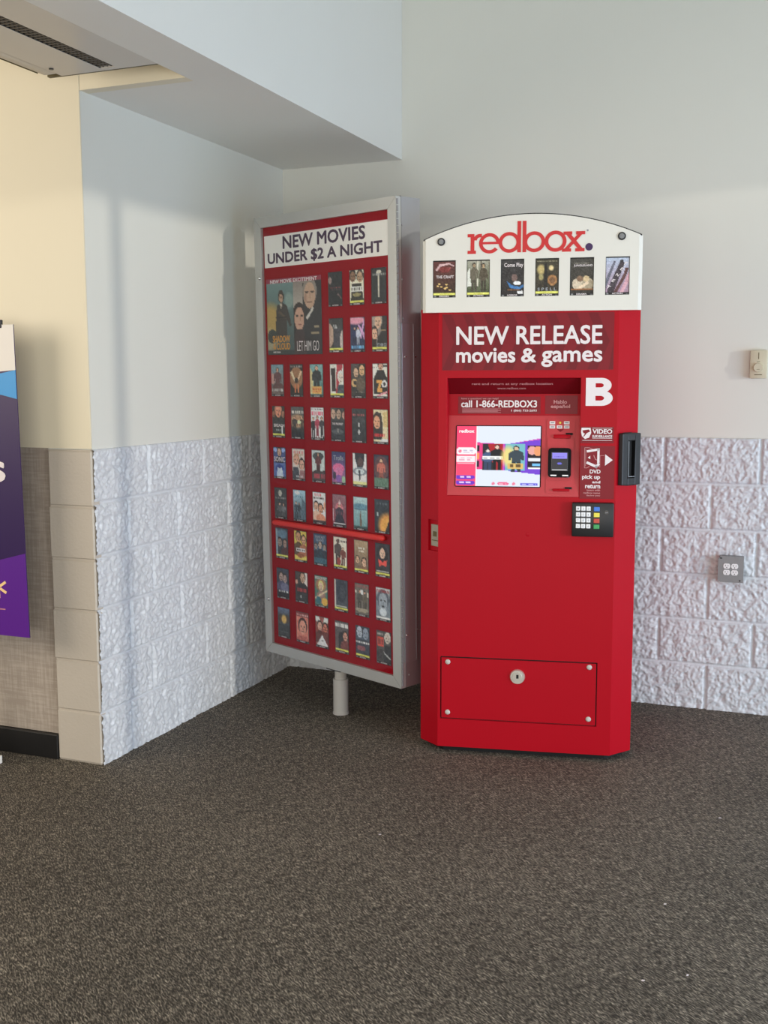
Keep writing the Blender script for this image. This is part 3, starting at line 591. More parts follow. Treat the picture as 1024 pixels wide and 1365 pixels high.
def add_poster(art, x, z, wd, ht, y, par, mtx, kind, genre, title, seed=0):
    strip(art, genre, kind == 1, kind == 2); art.a = np.clip((art.a-100)*1.22+112, 6, 250); art.N(13, seed); art.N(12, seed+5, 2)
    e_ = 1.01/art.W; art.R(0, 0, e_, 1, (40, 42, 44), .8).R(1-e_, 0, 1, 1, (40, 42, 44), .8).R(0, 0, 1, 1.01/art.H, (40, 42, 44), .8)
    p = obj('movie_poster', poster_mesh(art, x-wd/2, x+wd/2, z-ht/2, z+ht/2, y), M['print'], par, mtx=mtx)
    text('genre_lettering', genre, (x-wd*.22, z-ht*.487, x+wd*.22, z-ht*.445), GM, p, y=y-.0002, bold=.02, depth=.0002)
    if title:
        s, (a, b_, c, d_), ink = title
        text('title_lettering', s, (x-wd/2+a*wd, z+ht/2-d_*ht, x-wd/2+c*wd, z+ht/2-b_*ht), TM[ink], p, y=y-.0002, bold=.015, depth=.0002)
    return p
for ri, rw in enumerate(P):
    for ci, it in enumerate(rw):
        if it is None: continue
        a, k, gname, ti = it
        add_poster(a, colx[ci], rowz[ri], .085, .141, .0095, t, CM, k, gname, ti, ri*7+ci)
# the large double poster
a = Art(72, 76, (96, 110, 112))
a.vg((120, 150, 148), (70, 84, 84), 0, 1, 0, .5).E(.06, .55, .22, .22, (200, 164, 90), .9, .5).E(.05, .8, .14, .15, (206, 190, 150), .7, .5)
a.E(.42, .3, .08, .1, (170, 190, 180), .6, .5)
a.P([(.16, .78), (.18, .45), (.2, .35), (.3, .32), (.38, .36), (.43, .5), (.46, .62), (.42, .63), (.37, .52), (.37, .78)], (66, 60, 56))
a.E(.275, .24, .055, .085, (64, 58, 52)).E(.275, .26, .036, .056, (196, 160, 135)).E(.262, .25, .008, .01, (90, 66, 56)).E(.29, .25, .008, .01, (90, 66, 56)).P([(.25, .33), (.3, .33), (.275, .4)], (206, 190, 170))
a.P([(.24, .42), (.36, .5), (.36, .53), (.22, .45)], (96, 80, 66)).R(.17, .5, .37, .515, (46, 42, 40)).E(.1, .75, .09, .09, (60, 66, 62))
a.R(0, .93, .5, 1, (56, 62, 62))
a.R(.505, .07, 1, 1, (46, 44, 46)).vg((150, 138, 130), (196, 186, 176), .07, .4, .505, .78)
a.P([(.66, .09), (.9, .09), (1, .3), (1, 1), (.62, 1), (.66, .5)], (52, 50, 52))
a.E(.79, .2, .125, .17, (150, 140, 130)).E(.79, .25, .1, .165, (206, 170, 145)).E(.745, .205, .035, .014, (80, 64, 56)).E(.84, .205, .035, .014, (80, 64, 56)).R(.785, .2, .805, .29, (180, 142, 118)).E(.79, .335, .05, .01, (120, 80, 70)).E(.72, .28, .02, .06, (170, 132, 112), .7)
a.P([(.72, .52), (.84, .4), (.86, .42), (.74, .56)], (220, 216, 208))
a.E(.595, .46, .1, .13, (56, 42, 38)).E(.6, .54, .085, .15, (212, 168, 145)).E(.565, .5, .024, .011, (60, 44, 40)).E(.645, .5, .022, .011, (60, 44, 40)).R(.612, .5, .626, .565, (184, 138, 116)).E(.612, .61, .03, .011, (150, 84, 80)).P([(.505, .8), (.53, .68), (.68, .66), (.72, 1), (.505, 1)], (70, 56, 56))
a.R(.86, .63, .95, .66, (196, 176, 140), .8).R(.8, .71, .95, .735, (196, 176, 140), .8)
a.R(0, 0, 1, .072, (152, 44, 70)); a.R(.5, .07, .506, 1, (40, 40, 40)); a.N(5, 4)
p = obj('feature_poster', poster_mesh(a, .062, .425, 1.367, 1.697, .0095), M['print'], t, mtx=CM); p['label'] = 'large double poster above the small ones'
ORN = mat('orange_print_ink', (214, 150, 60), .5)
text('banner_lettering', 'NEW MOVIE EXCITEMENT', (.09, 1.677, .40, 1.692), M['sticker'], p, y=.0093, depth=.0002, fat=.0005)
text('title_lettering', 'SHADOW', (.098, 1.422, .215, 1.450), ORN, p, y=.0093, depth=.0002, fat=.0008)
text('title_lettering', 'IN\nTHE', (.098, 1.392, .118, 1.416), ORN, p, y=.0093, depth=.0002, fat=.0008)
text('title_lettering', 'CLOUD', (.124, 1.390, .215, 1.418), ORN, p, y=.0093, depth=.0002, fat=.0008)
text('title_lettering', 'LET HIM GO', (.262, 1.382, .405, 1.425), M['sticker'], p, y=.0093, bold=-.005, depth=.0002)
text('credit_lettering', 'rent it now', (.10, 1.375, .150, 1.384), M['sticker'], p, y=.0093, bold=.02, depth=.0002)

# ------------------------------------------------------------------ the kiosk
KA = math.radians(11.152)
K = thing('movie_rental_kiosk', 'tall red movie rental kiosk with arched white header, touch screen and keypad', 'kiosk', (1.1566, -.9854, 0), KA)
FW, CC, KD, ZB, ZT = .673, .08, .68, .025, 1.745
def panel(bm, ux0, ux1, z0, z1, holes, to):
    """flat panel in plane coordinates with rectangular holes; to(s,z,depth)->xyz. holes: (s0,s1,z0,z1,depth)"""
    xs = sorted({ux0, ux1, *[h[0] for h in holes], *[h[1] for h in holes]}); zs = sorted({z0, z1, *[h[2] for h in holes], *[h[3] for h in holes]})
    cache = {}
    def v(s, z, dd=0):
        k = (round(s, 5), round(z, 5), round(dd, 5))
        if k not in cache: cache[k] = bm.verts.new(to(s, z, dd))
        return cache[k]
    for i in range(len(xs)-1):
        for j in range(len(zs)-1):
            cx, cz = (xs[i]+xs[i+1])/2, (zs[j]+zs[j+1])/2
            if any(h[0] < cx < h[1] and h[2] < cz < h[3] for h in holes): continue
            bm.faces.new((v(xs[i], zs[j]), v(xs[i+1], zs[j]), v(xs[i+1], zs[j+1]), v(xs[i], zs[j+1])))
    for h in holes:
        a, b, c, e, dd = h
        for p, q in (((a, c), (b, c)), ((b, c), (b, e)), ((b, e), (a, e)), ((a, e), (a, c))):
            bm.faces.new((v(*p), v(*q), v(*q, dd), v(*p, dd)))
        if dd < .09: bm.faces.new((v(a, c, dd), v(b, c, dd), v(b, e, dd), v(a, e, dd)))
bm = bmesh.new()
S = 2**-.5; CL = CC/S
panel(bm, 0, FW, ZB, ZT, [(.034, .537, 1.031, 1.480, .095), (.010, .620, .138, .392, .006)], lambda s, z, dd: (s, dd, z))
panel(bm, 0, CL, ZB, ZT, [(.002, .065, .808, .930, .012)], lambda s, z, dd: (-s*S+dd*S, s*S+dd*S, z))
panel(bm, 0, CL, ZB, ZT, [], lambda s, z, dd: (FW+s*S-dd*S, s*S+dd*S, z))
for pts in ([(-CC, CC), (-CC, KD)], [(-CC, KD), (FW+CC, KD)], [(FW+CC, KD), (FW+CC, CC)]):
    (xa, ya), (xb, yb) = pts
    bm.faces.new([bm.verts.new(q) for q in ((xa, ya, ZB), (xb, yb, ZB), (xb, yb, ZT), (xa, ya, ZT))])
for z in (ZB, ZT):
    bm.faces.new([bm.verts.new((x, y, z)) for x, y in ((0, 0), (FW, 0), (FW+CC, CC), (FW+CC, KD), (-CC, KD), (-CC, CC))])
bmesh.ops.remove_doubles(bm, verts=bm.verts, dist=1e-5)
# back of the screen recess
body = obj('body', bm, M['red'], K)
bv = body.modifiers.new('soft_edges', 'BEVEL'); bv.width = .0025; bv.segments = 2; bv.limit_method = 'ANGLE'; bv.angle_limit = math.radians(30)
obj('base_plinth', (lambda b: prism(b, [(.02, .03), (FW-.02, .03), (FW+CC-.03, CC+.02), (FW+CC-.03, KD-.03), (-CC+.03, KD-.03), (-CC+.03, CC+.02)], .001, ZB+.002, 'z'))(bmesh.new()), M['black_matte'], K)
# recess linings
bm = bmesh.new(); prism(bm, [(.0345, 0), (.0365, 0)], 0, 1) if False else None
def ypz(bm, x0, x1, pts):
    """profile in (y,z) swept along x"""
    A = [bm.verts.new((x0, p[0], p[1])) for p in pts]; Bv = [bm.verts.new((x1, p[0], p[1])) for p in pts]
    n = len(pts); bm.faces.new(A); bm.faces.new(Bv[::-1])
    for i in range(n): bm.faces.new((A[i], Bv[i], Bv[(i+1) % n], A[(i+1) % n]))
    return bm
obj('recess_canopy', ypz(bmesh.new(), .0345, .5365, [(.012, 1.4795), (.0555, 1.4205), (.094, 1.4205), (.094, 1.4795)]), M['red_shade'], K)
hp = obj('help_panel', ypz(bmesh.new(), .0345, .5365, [(.055, 1.3375), (.055, 1.420), (.094, 1.420), (.094, 1.3375)]), M['red_recess'], K)
obj('label', bx(.070, .386, .0542, .0549, 1.344, 1.410), M['red_dark'], hp); obj('label', bx(.404, .526, .0542, .0549, 1.344, 1.414), M['red_dark'], hp)
text('phone_lettering', 'call 1-866-REDBOX3', (.082, 1.369, .372, 1.395), M['sticker'], hp, y=.0541, fat=.0009)
text('question_lettering', 'have a question? we can help!', (.082, 1.3975, .225, 1.4055), M['sticker_pale'], hp, y=.0541, bold=.01)
text('number_lettering', '1 (866) 733-2693', (.275, 1.3505, .372, 1.3605), M['sticker'], hp, y=.0541, bold=.01)
bm = bmesh.new()
for k in range(5): box(bm, .085, .235-(.012 if k % 2 else 0), .0538, .0541, 1.3480+k*.0036, 1.3492+k*.0036)
obj('fine_print', bm, M['sticker_pale'], hp)
text('spanish_lettering', 'Hablo', (.436, 1.3825, .486, 1.397), M['sticker_pale'], hp, y=.0541, bold=.025)
text('spanish_lettering', 'español', (.425, 1.3625, .498, 1.3795), M['sticker_pale'], hp, y=.0541, bold=.025)
def slope(y0, z0, y1, z1):
    """matrix of a plane through (y0,z0) running up to (y1,z1)"""
    th = math.atan2(y1-y0, z1-z0); return Matrix.Translation((0, y0, z0)) @ Matrix.Rotation(-th, 4, 'X')
CAN = slope(.0555, 1.4205, .012, 1.4795)
text('rent_lettering', 'rent and return at any redbox location', (.125, .040, .432, .053), M['sticker_pale'], K, y=-.0005, bold=.012, mtx=CAN)
text('rent_lettering', 'www.redbox.com', (.222, .022, .330, .032), M['sticker_pale'], K, y=-.0005, bold=.005, mtx=CAN)
obj('bezel', ypz(bmesh.new(), .0345, .5365, [(.0, 1.0315), (.055, 1.3372), (.094, 1.3372), (.094, 1.0315)]), M['red_bezel'], K)
BZ = slope(0, 1.0315, .055, 1.3372)
# touch screen
scr = obj('touch_screen', (lambda b: prism(b, rrect(.063, .393, .033, .272, .006), -.002, .004))(bmesh.new()), M['black_gloss'], K, mtx=BZ)
a = Art(104, 78, (228, 236, 250))
a.P([(.22, .27), (.6, .3), (1, .2), (1, .8), (.6, .73), (.22, .72)], (214, 80, 190)); a.vg((214, 80, 190), (150, 70, 220), .2, .8, 0, 0)
a.P([(.58, .3), (1, .22), (1, .8), (.58, .73)], (120, 66, 214)); a.P([(.22, .27), (.33, .29), (.33, .71), (.22, .72)], (236, 60, 130))
for i, c in enumerate(((20, 16, 30), (255, 150, 90), (30, 20, 40))): a.R(.25, .32+i*.13, .275, .42+i*.13, c)
a.R(.315, .29, .555, .73, (40, 36, 44)).P([(.38, .29), (.555, .29), (.555, .73), (.46, .73)], (176, 30, 40)).man(.38, .38, .73, .13, (70, 90, 130), (240, 226, 216)).man(.49, .31, .73, .15, (24, 20, 28), (236, 200, 180)).R(.32, .5, .555, .555, (255, 255, 255)).bars(.53, (40, 40, 50), .33, .55, .02)
a.R(.59, .3, .82, .725, (120, 190, 200)).E(.62, .5, .08, .16, (250, 226, 130), .9, .6).man(.715, .33, .76, .17, (56, 70, 80), (220, 190, 160)).R(.62, .615, .8, .7, (226, 190, 110)).bars(.65, (90, 70, 40), .64, .78, .05)
a.R(.85, .32, 1, .71, (30, 24, 34)).E(.9, .4, .05, .07, (236, 170, 160)).E(.97, .41, .05, .08, (240, 160, 110)).R(.86, .52, 1, .58, (240, 244, 250)).R(.9, .62, 1, .66, (120, 200, 250)).R(.86, .68, 1, .7, (250, 250, 250))
a.R(0, 0, .245, 1, (250, 72, 116)); a.R(.245, 0, .25, 1, (255, 255, 255))
def pill(x0, x1, yc, hh, c):
    a.R(x0+.02, yc-hh, x1-.02, yc+hh, c); a.E(x0+.03, yc, .035, hh, c); a.E(x1-.03, yc, .035, hh, c)
pill(.01, .235, .42, .055, (255, 244, 248)); a.R(.01, .5, .235, .6, (255, 240, 244)); a.R(.02, .62, .22, .63, (255, 200, 214)); a.E(.05, .42, .02, .025, (246, 120, 150)).bars(.41, (200, 190, 214), .09, .2, .02).bars(.44, (200, 190, 214), .09, .2, .02, 4).bars(.535, (230, 170, 190), .06, .19, .015).bars(.565, (230, 170, 190), .04, .2, .015, 6)
pill(.01, .225, .85, .035, (110, 50, 200)); pill(.01, .225, .94, .035, (110, 50, 200)); a.bars(.85, (250, 230, 255), .06, .18, .025).bars(.94, (250, 230, 255), .05, .19, .025, 3)
pill(.5, .63, .95, .025, (240, 110, 150)); a.E(.45, .95, .02, .025, (240, 130, 160)).E(.69, .95, .02, .025, (240, 130, 160)).bars(.95, (250, 220, 230), .52, .61, .015); pill(.77, .97, .955, .025, (96, 90, 220)); a.bars(.955, (230, 230, 255), .79, .95, .015)
obj('screen_image', poster_mesh(a, .0665, .389, .0365, .2685, -.0025, .0004), M['lcd'], scr)
text('screen_lettering', 'redbox', (.076, .243, .135, .256), M['e_screen_white'], scr, y=-.0027, bold=.03, depth=.0002)
# card reader plate
cr = obj('card_reader', (lambda b: prism(b, rrect(.412, .518, .013, .298, .008), -.003, .001))(bmesh.new()), M['red_bezel'], K, mtx=BZ)
bm = bmesh.new(); prism(bm, rrect(.416, .514, .062, .226, .008), -.006, -.003)
obj('reader_door', bm, M['red_bezel'], cr)
for z0, z1 in ((.222, .237), (.020, .030)):
    bm = bmesh.new(); box(bm, .438, .502, -.012, -.003, z0, z1, bev=.003); obj('reader_latch', bm, M['red'], cr, smooth=True)
    obj('latch_slot', bx(.484, .510, -.0065, -.003, z1-.001, z1+.007), M['black_matte'], cr)
for i, (x, z) in enumerate(((.422, .277), (.449, .277), (.476, .277), (.422, .261), (.449, .261), (.476, .261))):
    obj('card_logo', bx(x, x+.021, -.0036, -.003, z, z+.012), M['sticker'] if i != 1 else M['key_red'], cr)
    if i != 1: obj('card_logo_print', bx(x+.004, x+.017, -.0038, -.0036, z+.004, z+.008), M['grey_ink'], cr)
    else:
        bm = bmesh.new(); cyl(bm, (x+.013, -.0037, z+.006), .004, .0004, 'y', 12); obj('card_logo_print', bm, M['key_yellow'], cr)
obj('arrow_mark', (lambda b: prism(b, [(.450, .258), (.476, .258), (.463, .247)], -.0036, -.003))(bmesh.new()), M['red_dark'], cr)
term = obj('payment_terminal', (lambda b: (prism(b, rrect(.420, .506, .072, .184, .012), -.024, -.006), bmesh.ops.bevel(b, geom=[e for e in b.edges if abs(e.verts[0].co.y+.024) < 1e-5 and abs(e.verts[1].co.y+.024) < 1e-5], offset=.005, segments=2, affect='EDGES'), b)[2])(bmesh.new()), M['black_gloss'], K, smooth=True, mtx=BZ)
a = Art(30, 40, (56, 54, 58)); a.R(.06, .04, .94, .36, (150, 140, 240)); a.E(.5, .6, .12, .06, (110, 110, 220)); a.R(.06, .9, .94, .94, (190, 190, 190)); a.bars(.25, (110, 100, 200), .2, .8, .03)
obj('terminal_screen', poster_mesh(a, .432, .494, .096, .168, -.0246, .0004), M['lcd'], term)
obj('terminal_lamp', bx(.43, .452, -.0243, -.023, .077, .0815), M['e_screen_white'], term); obj('terminal_lamp', bx(.474, .496, -.0243, -.023, .077, .0815), M['e_screen_white'], term)
# advertising panel above
ap = obj('promotion_panel', bx(.014, .655, -.0012, .0005, 1.510, 1.722), M['red_dark'], K)
bm = bmesh.new()
for k in range(9):
    x = .014+k*.078
    for (a0, a1) in ((0, .5), (.5, 1)):
        pts = [(x+(.0 if a0 == 0 else .045), 1.512+.208*a0), (x+.035+(.0 if a0 == 0 else .045), 1.512+.208*a0), (x+.035+(.045 if a0 == 0 else 0), 1.512+.208*a1), (x+(.045 if a0 == 0 else 0), 1.512+.208*a1)]
        pts = [(min(p[0], .654), p[1]) for p in pts]
        if pts[1][0]-pts[0][0] > .01: prism(bm, pts, -.0015, -.0012)
obj('chevron_print', bm, M['red_chev'], ap)
text('promotion_lettering', 'NEW RELEASE', (.069, 1.607, .611, 1.674), M['sticker'], ap, y=-.0018, depth=.0008, fat=.0018)
text('promotion_lettering', 'movies', (.069, 1.540, .290, 1.592), M['sticker'], ap, y=-.0018, depth=.0008, fat=.002)
text('promotion_lettering', '&', (.315, 1.540, .368, 1.590), M['sticker'], ap, y=-.0018, depth=.0008, fat=.002)
text('promotion_lettering', 'games', (.391, 1.523, .612, 1.580), M['sticker'], ap, y=-.0018, depth=.0008, fat=.002)
# right column of labels
bm = bmesh.new(); BK = [0]
def bq(pts): BK[0] += 1; prism(bm, pts, -.0012-BK[0]*4e-6, -.0002)
def TB(x, z): return (.556+x*.099, 1.376+z*.104)
def bowl(cz, rx, ry, ix, iy, cx):
    P1 = [(cx+rx*math.cos(a), cz+ry*math.sin(a)) for a in [math.radians(-90+i*15) for i in range(13)]]
    P2 = [(cx-.04+ix*math.cos(a), cz+iy*math.sin(a)) for a in [math.radians(-90+i*15) for i in range(13)]]
    P1 = [(.3, cz-ry)]+P1+[(.3, cz+ry)]; P2 = [(.3, cz-iy)]+P2+[(.3, cz+iy)]
    for i in range(len(P1)-1): bq([TB(*P1[i]), TB(*P1[i+1]), TB(*P2[i+1]), TB(*P2[i])])
prism(bm, [TB(0, 0), TB(.36, 0), TB(.36, 1), TB(0, 1)], -.0012, -.0002)
bowl(.735, .37, .265, .12, .075, .58); bowl(.275, .42, .275, .14, .085, .58)
obj('kiosk_letter', bm, M['sticker'], K)
vs = obj('surveillance_label', bx(.539, .662, -.001, 0, 1.236, 1.298), M['red_dark'], K)
bm = bmesh.new(); prism(bm, [(.543, 1.294), (.576, 1.294), (.579, 1.275), (.571, 1.257), (.556, 1.252), (.545, 1.262), (.541, 1.278)], -.0016, -.001)
obj('camera_badge', bm, M['sticker'], vs)
bm = bmesh.new(); prism(bm, [(.546, 1.284), (.57, 1.288), (.575, 1.28), (.558, 1.272), (.55, 1.274)], -.002, -.0016); prism(bm, [(.555, 1.272), (.562, 1.273), (.553, 1.262), (.547, 1.262), (.552, 1.265)], -.002, -.0016)
obj('camera_pictogram', bm, M['red_dark'], vs)
text('video_lettering', 'VIDEO', (.583, 1.272, .656, 1.289), M['sticker'], vs, y=-.0012, bold=.03)
text('video_lettering', 'SURVEILLANCE', (.583, 1.258, .656, 1.267), M['sticker'], vs, y=-.0012, bold=.03)
bm = bmesh.new(); box(bm, .583, .656, -.0015, -.0011, 1.292, 1.2935); box(bm, .583, .656, -.0015, -.0011, 1.2545, 1.256); box(bm, .546, .656, -.0015, -.0011, 1.246, 1.2475); obj('label_rules', bm, M['sticker'], vs)
dv = obj('return_label', bx(.540, .667, -.001, 0, 1.026, 1.226), M['red_dark'], K)
def strokes(bm, pts, wd, y0, y1, closed=False):
    n = len(pts)
    for i in range(n if closed else n-1):
        (xa, za), (xb, zb) = pts[i], pts[(i+1) % n]; l = math.hypot(xb-xa, zb-za); nx, nz = -(zb-za)/l*wd/2, (xb-xa)/l*wd/2
        ex, ez = (xb-xa)/l*wd/2, (zb-za)/l*wd/2
        prism(bm, [(xa+nx-ex, za+nz-ez), (xb+nx+ex, zb+nz+ez), (xb-nx+ex, zb-nz+ez), (xa-nx-ex, za-nz-ez)], y0, y1)
    return bm
bm = bmesh.new(); strokes(bm, [(.568, 1.206), (.607, 1.213), (.607, 1.165)], .0085, -.0018, -.001); strokes(bm, [(.568, 1.162), (.6, 1.148), (.607, 1.156)], .0095, -.0018, -.001); prism(bm, [(.568, 1.182), (.577, 1.189), (.577, 1.176)], -.0018, -.001)
obj('disc_pictogram', bm, M['sticker'], dv)
bm = bmesh.new(); strokes(bm, [(.585, 1.214), (.572, 1.219), (.556, 1.219), (.556, 1.143), (.566, 1.143), (.574, 1.149)], .002, -.0016, -.001); strokes(bm, [(.56, 1.212), (.56, 1.15)], .0015, -.0016, -.001); strokes(bm, [(.59, 1.19), (.596, 1.176), (.612, 1.168)], .0025, -.0016, -.001); strokes(bm, [(.596, 1.158), (.613, 1.146), (.613, 1.19), (.628, 1.19)], .0015, -.0016, -.001)
obj('outline_pictogram', bm, M['sticker_pale'], dv)
obj('arrow_mark', (lambda b: prism(b, [(.632, 1.195), (.632, 1.152), (.660, 1.1735)], -.0018, -.001))(bmesh.new()), M['sticker'], dv)
for s, bxx in (('DVD', (.576, 1.122, .616, 1.137)), ('pick up', (.548, 1.097, .615, 1.117)), ('and', (.586, 1.085, .616, 1.095)), ('return', (.560, 1.0655, .616, 1.081))):
    text('return_lettering', s, bxx, M['sticker'], dv, y=-.0011, bold=.03)
for k, s in enumerate(('insert with', 'redbox name', 'facing you')): text('return_lettering', s, (.566-(.012 if k == 1 else 0), 1.0555-k*.0105, .616, 1.0625-k*.0105), M['sticker_pale'], dv, y=-.0011, bold=.02)
# keypad
kp = obj('keypad', (lambda b: (box(b, .513, .668, -.028, .0, .884, 1.013, bev=.004)))(bmesh.new()), M['black'], K, smooth=True)
names = ['1', '2', '3', '4', '5', '6', '7', '8', '9', '*', '0', '#']
for rr_ in range(4):
    for cc in range(3):
        x = .528+cc*.0192; z = .9835-rr_*.0222
        kk = obj('key', bx(x, x+.0158, -.0325, -.027, z, z+.0165, bev=.0015), M['key_white'], kp)
        text('key_lettering', names[rr_*3+cc], (x+.0055, z+.004, x+.0105, z+.0115), M['grey_ink'], kk, y=-.0326, depth=.0002)
    x = .594; z = .982-rr_*.0222
    kk = obj('function_key', bx(x, x+.0215, -.0325, -.027, z, z+.0165, bev=.0015), [M['key_blue'], M['key_yellow'], M['key_red'], M['key_green']][rr_], kp)
    kk['label'] = ['blue key', 'yellow key', 'red key', 'green key'][rr_]
bm = bmesh.new(); cyl(bm, (.641, -.0288, .978), .008, .0016, 'y', 20); obj('keypad_emblem', bm, M['black_gloss'], kp)
obj('emblem_mark', bx(.636, .646, -.0299, -.0296, .976, .978), M['grey_ink'], kp)
# disc slot on the right chamfer
RC = Matrix.Translation((FW, 0, 0)) @ Matrix.Rotation(math.pi/4, 4, 'Z')
bm = bmesh.new()
for q in ((.010, .040, 1.078, 1.273), (.078, .108, 1.078, 1.273), (.040, .078, 1.078, 1.106), (.040, .078, 1.245, 1.273)): box(bm, q[0], q[1], -.022, .0, q[2], q[3])
bmesh.ops.remove_doubles(bm, verts=bm.verts, dist=1e-5)
sl = obj('disc_slot', bm, M['black'], K, mtx=RC)
bvm = sl.modifiers.new('soft_edges', 'BEVEL'); bvm.width = .003; bvm.segments = 2; bvm.limit_method = 'ANGLE'
obj('slot_opening', bx(.041, .077, -.006, -.001, 1.107, 1.244), M['black_matte'], sl)
bm = bmesh.new(); strokes(bm, [(.042, 1.242), (.042, 1.11), (.074, 1.11)], .0025, -.0235, -.022); obj('slot_rim', bm, M['galv'], sl)
# worn plate in the left chamfer (local +x runs outwards to the left)
LCm = Matrix(((-S, S, 0, 0), (S, S, 0, 0), (0, 0, 1, 0), (0, 0, 0, 1)))
pl = obj('access_plate', bx(.003, .050, .004, .0115, .827, .912), M['plate'], K, mtx=LCm)
obj('plate_mark', bx(.015, .038, .0032, .004, .865, .885), M['thermo_ink'], pl)
obj('plate_slot', bx(.006, .046, .0032, .004, .848, .851), M['thermo_ink'], pl)
# service door
sd = obj('service_door', bx(.0148, .6152, -.0015, .0055, .1428, .3872, bev=.001), M['red'], K)
obj('door_gap', bx(.0101, .6199, .0056, .0059, .1381, .3919), M['black_matte'], K)
for x, z in ((.040, .370), (.589, .373), (.040, .166), (.589, .167)):
    obj('bolt', dome(bmesh.new(), (x, -.0015, z), .0105, .006), M['post'], sd, smooth=True)
bm = bmesh.new(); cyl(bm, (.314, -.005, .323), .030, .008, 'y', 6+26, r2=.027)
lk = obj('lock', bm, M['lock'], sd, smooth=True)
bm = bmesh.new(); cyl(bm, (.314, -.010, .323), .019, .004, 'y', 24, r2=.018); obj('lock_core', bm, M['lock'], sd, smooth=True)
obj('lock_keyhole', bx(.310, .319, -.0128, -.0118, .318, .333), M['black_matte'], sd)
obj('dent', dome(bmesh.new(), (.347, .002, .884), .011, .0030), M['red'], K, smooth=True)

# header box
TX0, TX1, TZ0, TZS, TZP = -.062, .751, 1.728, 1.997, 2.086
cxm = (TX0+TX1)/2; hw = (TX1-TX0)/2; sag = TZP-TZS; RAD = (hw*hw+sag*sag)/(2*sag)
def arch(x, dz=0): return TZP-RAD+math.sqrt(RAD*RAD-(x-cxm)**2)+dz
def arch_pts(x0, x1, z0, dz=0, n=28): return [(x0, z0)]+[(x1, z0)]+[(x1+(x0-x1)*i/n, arch(x1+(x0-x1)*i/n)+dz) for i in range(n+1)]
bm = bmesh.new(); prism(bm, arch_pts(TX0+.004, TX1-.004, TZ0+.004, -.004), .012, .17)
hd = obj('header_box', bm, M['red'], K)
# white face: front panel with six openings, slightly angled side flanges
NX = 6; pcx = [.0215, .150, .278, .406, .5335, .6625]; pw, ph, pz = .087, .138, 1.8525
bm = bmesh.new()
holes = [(c-pw/2, c+pw/2, pz-ph/2, pz+ph/2, .008) for c in pcx]
fx0, fx1 = TX0+.013, TX1-.013
panel(bm, fx0, fx1, TZ0, 1.93, holes, lambda s, z, dd: (s, -.010+dd, z))
n = 40; top = [(fx0+(fx1-fx0)*i/n) for i in range(n+1)]
va = [bm.verts.new((x, -.010, 1.93)) for x in top]; vb = [bm.verts.new((x, -.010, arch(x)-.003)) for x in top]; vc = [bm.verts.new((x, .011, arch(x)-.003)) for x in top]
for i in range(n):
    bm.faces.new((va[i], va[i+1], vb[i+1], vb[i])); bm.faces.new((vb[i], vb[i+1], vc[i+1], vc[i]))
for xa, xb in ((fx0, TX0), (fx1, TX1)):
    q = [bm.verts.new(p) for p in ((xa, -.010, TZ0), (xa, -.010, arch(xa)-.003), (xb, .004, arch(xb)-.001), (xb, .004, TZ0))]; bm.faces.new(q)
    q2 = [bm.verts.new(p) for p in ((xb, .004, TZ0), (xb, .004, arch(xb)-.001), (xb, .012, arch(xb)-.001), (xb, .012, TZ0))]; bm.faces.new(q2)
q = [bm.verts.new(p) for p in ((fx0, -.010, TZ0), (fx1, -.010, TZ0), (TX1, .004, TZ0), (TX1, .012, TZ0), (TX0, .012, TZ0), (TX0, .004, TZ0))]; bm.faces.new(q)
bmesh.ops.remove_doubles(bm, verts=bm.verts, dist=1e-5)
hf = obj('header_panel', bm, M['white'], K)
bm = bmesh.new(); n = 40   # dark rim along the arch
for i in range(n):
    xa = TX0+.004+(TX1-TX0-.008)*i/n; xb = TX0+.004+(TX1-TX0-.008)*(i+1)/n
    prism(bm, [(xa, arch(xa)-.004), (xb, arch(xb)-.004), (xb, arch(xb)+.001), (xa, arch(xa)+.001)], -.007, .16)
bmesh.ops.remove_doubles(bm, verts=bm.verts, dist=1e-5)
obj('rim', bm, M['black'], hd)
for x, z in ((.010, 1.990), (.675, 1.994)):
    bm = bmesh.new(); cyl(bm, (x, -.012, z), .0145, .004, 'y', 28); sc_ = obj('header_screw', bm, M['black'], hf, smooth=True)
    bm = bmesh.new(); cyl(bm, (x, -.0155, z), .0105, .005, 'y', 24, r2=.009); cyl(bm, (x, -.019, z), .005, .003, 'y', 6); obj('screw_head', bm, M['galv'], sc_, smooth=False)
